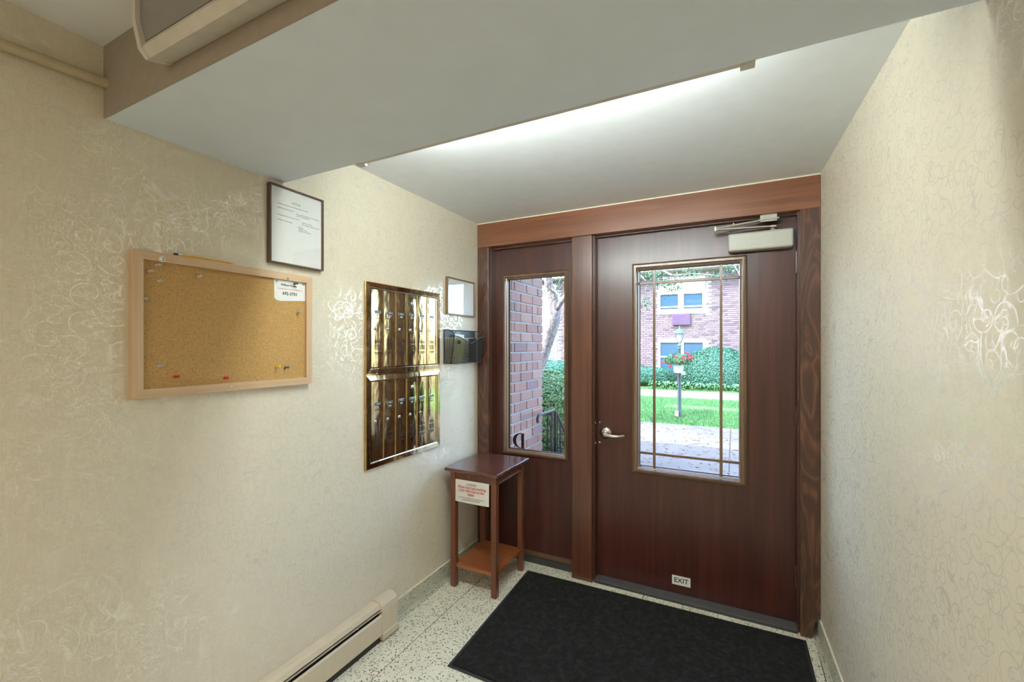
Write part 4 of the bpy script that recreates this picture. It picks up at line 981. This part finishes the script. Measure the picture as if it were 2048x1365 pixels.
rf = MB(); rf.prism([(YF - 0.60, zt_ + 0.22), (YF + 7, zt_ + 0.22), (YF + 3.2, zt_ + 1.4)], 0, xb0 - 0.3, xb1 + 0.3); rf.build('roof', M['roof'], bd)
box(xb0, xb1, YF + 0.4, YF + 6.5, GZ, zt_ + 0.2).build('wall', M['ext'], bd)
ac = MB(); ac.box(-2.14, -1.488, YF - 0.14, YF + 0.03, 2.215, 2.66); aco = ac.build('air_conditioner', M['ac'], None, bevel=0.01, label='maroon through-wall air conditioner below the upper window of the brick building', cat='air conditioner')
for k in range(6):
    z = 2.27 + k * 0.06; box(-2.10, -1.53, YF - 0.150, YF - 0.138, z, z + 0.035).build('louver', M['ac'], aco)

# lamp post
LX, LY = -1.052, 10.05
lp = empty('lamp_post', (LX, LY, GZ), 'teal lantern lamp post standing on the lawn', 'lamp post')
MB().lathe([(0.052, GZ), (0.052, GZ + 0.10), (0.040, GZ + 0.13), (0.037, 1.0), (0.030, 1.05), (0.030, 1.36)], (LX, LY, 0), (0, 0, 1), 16).build('pole', M['lamp_pole'], lp)
MB().lathe([(0.030, 1.33), (0.045, 1.345), (0.030, 1.37), (0.042, 1.40), (0.048, 1.425), (0.022, 1.45), (0.030, 1.475)], (LX, LY, 0), (0, 0, 1), 16).build('collar', M['lamp_teal'], lp)
MB().lathe([(0.028, 1.475), (0.055, 1.52), (0.066, 1.60), (0.064, 1.675)], (LX, LY, 0), (0, 0, 1), 16).build('lantern_glass', M['lamp_glass'], lp)
cg = MB()
for k in range(4):
    a_ = PI / 4 + k * PI / 2; c_, s_ = math.cos(a_), math.sin(a_)
    cg.tube([(LX + r * c_, LY + r * s_, z) for r, z in ((0.018, 1.468), (0.050, 1.485), (0.078, 1.54), (0.086, 1.61), (0.084, 1.68))], 0.007, 6)
cg.build('lantern_cage', M['lamp_teal'], lp)
MB().lathe([(0.122, 1.672), (0.124, 1.688), (0.085, 1.715), (0.055, 1.752), (0.028, 1.772), (0.012, 1.778), (0.018, 1.795), (0.008, 1.81), (0.013, 1.822), (0.004, 1.845)], (LX, LY, 0), (0, 0, 1), 20).build('lantern_cap', M['lamp_teal'], lp)
box(LX - 0.085, LX - 0.015, LY - 0.085, LY - 0.045, GZ + 0.035, GZ + 0.15).build('outlet_box', M['closer'], lp, bevel=0.006)
box(LX + 0.03, LX + 0.12, LY - 0.03, LY + 0.01, 0.78, 0.86).build('hook_bracket', M['pot'], lp, bevel=0.008)
# flower basket
fb = empty('flower_basket', (LX, LY - 0.05, 0.83), 'white pot of red flowers hung on the lamp post', 'flower basket')
MB().lathe([(0.075, 0.825), (0.088, 0.835), (0.107, 0.985), (0.112, 0.99), (0.112, 1.0), (0.0, 0.985)], (LX - 0.01, LY - 0.10, 0), (0, 0, 1), 20).build('pot', M['pot'], fb)
leafset(1500, ellip((LX - 0.02, LY - 0.10, 1.10), (0.27, 0.20, 0.14)), 0.014, 0.030, M['tree_leaf'], 'foliage', fb)
leafset(900, ellip((LX - 0.02, LY - 0.10, 1.10), (0.265, 0.195, 0.135)), 0.014, 0.030, M['hedge'], 'foliage', fb)
for (u, v_, s_) in ((1328, 725, .030), (1340, 732, .032), (1346, 711, .020), (1354, 715, .028), (1366, 715, .034), (1370, 717, .032), (1366, 722, .034), (1373, 706, .028), (1378, 709, .026), (1379, 716, .032), (1384, 715, .030), (1387, 716, .020), (1334, 720, .014)):
    a_ = (u - 1024) / FPX; fx = -math.sin(YAW) + math.cos(YAW) * a_; fy = math.cos(YAW) + math.sin(YAW) * a_; yy = LY - 0.30 + 0.12 * abs(u - 1357) / 30
    x, z = fx * yy / fy, 1.41 + (692 - v_) / FPX * yy / fy
    g = MB()
    for k in range(9):
        th_ = 2 * PI * k / 5 + (k > 4) * 0.5; rr = s_ * (0.75 if k < 5 else 0.4); cx_, cz_ = x + rr * math.cos(th_) * 0.7, z + rr * math.sin(th_) * 0.7; ps = s_ * 0.62
        yk = yy - (0.012 if k > 4 else 0)
        g.add([(cx_ + ps * math.cos(q_), yk + 0.008 * math.cos(2 * q_ + k), cz_ + ps * math.sin(q_)) for q_ in [i * PI / 3 for i in range(6)]], [(0, 1, 2, 3, 4, 5)])
    g.build('flower', M['petal'], fb, norm=False)

# railing
rl = empty('iron_railing', (-1.28, 3.2, GZ), 'black wrought iron handrail at the end of the porch brick wall', 'railing')
XRL = -1.285
RT = MB(); RT.tube([(XRL, 2.935, 0.845), (XRL, 2.93, 0.875), (XRL, 2.95, 0.893), (XRL, 2.985, 0.897), (XRL, 3.18, 0.893), (XRL, 3.26, 0.895), (XRL, 3.30, 0.875), (XRL, 3.475, 0.705), (XRL, 3.49, 0.68), (XRL, 3.475, 0.655), (XRL, 3.45, 0.665)], 0.011, 8); RT.build('handrail', M['iron'], rl)
for y, r_, z_ in ((3.125, 0.007, 0.885), (3.205, 0.007, 0.885), (3.285, 0.015, 0.875), (3.33, 0.007, 0.835), (3.40, 0.007, 0.765)):
    if y == 3.205:
        RT = MB(); RT.tube([(XRL + 0.006 * math.cos(k * 0.9), y + 0.006 * math.sin(k * 0.9), GZ + (z_ - GZ) * k / 30) for k in range(31)], 0.006, 6); RT.build('twisted_baluster', M['iron'], rl)
    else: MB().tube([(XRL, y, GZ), (XRL, y, z_)], r_, 8).build('post' if r_ > 0.01 else 'baluster', M['iron'], rl)

# tree with overhanging branches
tr = empty('tree', (-3.75, 7.6, GZ), 'grey-barked leaning tree seen through the narrow side window', 'tree')
def tp(u, v_, y):
    a_ = (u - 1024) / FPX; fx = -math.sin(YAW) + math.cos(YAW) * a_; fy = math.cos(YAW) + math.sin(YAW) * a_
    return Vector((fx * y / fy, y, 1.41 + (692 - v_) / FPX * y / fy))
TK = MB()
trunk = [tp(1040, 840, 7.6), tp(1068, 760, 7.5), tp(1087, 705, 7.4), tp(1099, 668, 7.3), tp(1107, 640, 7.2), tp(1109, 618, 7.15), tp(1104, 592, 7.1), tp(1097, 568, 7.0), tp(1095, 540, 6.9), tp(1100, 490, 6.8), tp(1112, 430, 6.7)]
trunk[0].z = GZ - 0.05
TK.tube(trunk, [0.16, 0.14, 0.118, 0.125, 0.125, 0.115, 0.088, 0.075, 0.07, 0.06, 0.045], 14)
TK.build('trunk', M['bark'], tr)
BR = MB()
def branch(p, r, seg=7): BR.tube(p, [r * (1 - 0.8 * i / (len(p) - 1)) for i in range(len(p))], seg)
branch([tp(1112, 622, 7.15), tp(1122, 605, 7.0), tp(1140, 580, 6.9), tp(1170, 530, 6.8), tp(1215, 480, 6.7)], 0.055)
branch([tp(1099, 575, 7.0), tp(1112, 585, 7.0), tp(1125, 600, 7.0), tp(1140, 606, 7.0)], 0.02)
branch([tp(1112, 430, 6.7), tp(1180, 440, 6.6), tp(1240, 480, 6.5), tp(1275, 545, 6.4), tp(1295, 566, 6.4)], 0.040)
branch([tp(1215, 480, 6.7), tp(1260, 500, 6.5), tp(1300, 530, 6.4), tp(1345, 552, 6.3), tp(1385, 548, 6.3), tp(1440, 552, 6.2)], 0.030)
branch([tp(1296, 566, 6.4), tp(1291, 582, 6.4), tp(1284, 598, 6.4), tp(1281, 615, 6.4)], 0.010)
branch([tp(1290, 584, 6.4), tp(1298, 594, 6.4), tp(1304, 610, 6.4)], 0.008)
branch([tp(1240, 470, 6.5), tp(1360, 470, 6.3), tp(1440, 500, 6.2), tp(1474, 540, 6.2), tp(1480, 552, 6.2)], 0.022)
for (u, v_) in ((1095, 560), (1115, 565), (1118, 580), (1105, 555), (1120, 556)): branch([tp(1104, 600, 7.05), tp(u, v_ + 6, 7.0), tp(u + 12, v_ - 22, 6.9)], 0.010)
BR.build('branch', M['bark'], tr)
spots = [((1330, 566), 28, 10, 330), ((1300, 556), 16, 12, 150), ((1375, 548), 34, 8, 260), ((1348, 580), 18, 9, 170), ((1436, 552), 14, 7, 90), ((1462, 536), 14, 9, 90), ((1290, 606), 12, 14, 90), ((1318, 548), 20, 8, 130), ((1103, 600), 12, 14, 60), ((1120, 570), 12, 20, 90), ((1090, 585), 10, 20, 60), ((1260, 480), 60, 40, 600), ((1380, 450), 90, 50, 900), ((1130, 430), 80, 50, 900)]
CR = MB()
for a0_, L_ in ((0.2, 2.6), (1.0, 2.2), (1.9, 2.0), (2.9, 1.8), (4.0, 1.6), (5.2, 2.4)):
    p0 = trunk[-1]; CR.tube([tuple(p0), tuple(p0 + Vector((math.cos(a0_) * L_ * .4, math.sin(a0_) * L_ * .4, 0.7))), tuple(p0 + Vector((math.cos(a0_) * L_, math.sin(a0_) * L_, 1.2)))], [0.045, 0.03, 0.01], 7)
CR.build('branch', M['bark'], tr)
g = MB()
clumps = [(trunk[-1].x + random.uniform(-2.6, 3.2), trunk[-1].y + random.uniform(-2.0, 2.2), random.uniform(3.7, 5.6)) for _ in range(34)]
for c_ in clumps:
    for _ in range(120):
        p = Vector((random.gauss(c_[0], 0.30), random.gauss(c_[1], 0.30), max(3.35, random.gauss(c_[2], 0.22))))
        u = Vector((random.uniform(-1, 1), random.uniform(-1, 1), random.uniform(-1, 1))).normalized(); v2 = u.cross(Vector((random.uniform(-1, 1), random.uniform(-1, 1), 1))).normalized(); s_ = random.uniform(0.03, 0.055)
        k = len(g.v); g.v += [tuple(p - u * s_), tuple(p + v2 * s_ * 0.5), tuple(p + u * s_), tuple(p - v2 * s_ * 0.5)]; g.f.append((k, k + 1, k + 2, k + 3)); g.s.append(False)
for (c_, su, sv, n_) in spots:
    for _ in range(n_):
        p = tp(random.gauss(c_[0], su * 0.6), random.gauss(c_[1], sv * 0.6), random.uniform(6.0, 6.9) if c_[0] > 1150 else random.uniform(6.7, 7.4))
        u = Vector((random.uniform(-1, 1), random.uniform(-1, 1), random.uniform(-1, 1))).normalized(); v2 = u.cross(Vector((random.uniform(-1, 1), random.uniform(-1, 1), 1))).normalized(); s_ = random.uniform(0.012, 0.026)
        k = len(g.v); g.v += [tuple(p - u * s_), tuple(p + v2 * s_ * 0.4), tuple(p + u * s_), tuple(p - v2 * s_ * 0.4)]; g.f.append((k, k + 1, k + 2, k + 3)); g.s.append(False)
g.build('foliage', M['tree_leaf'], tr, norm=False, kind='stuff')
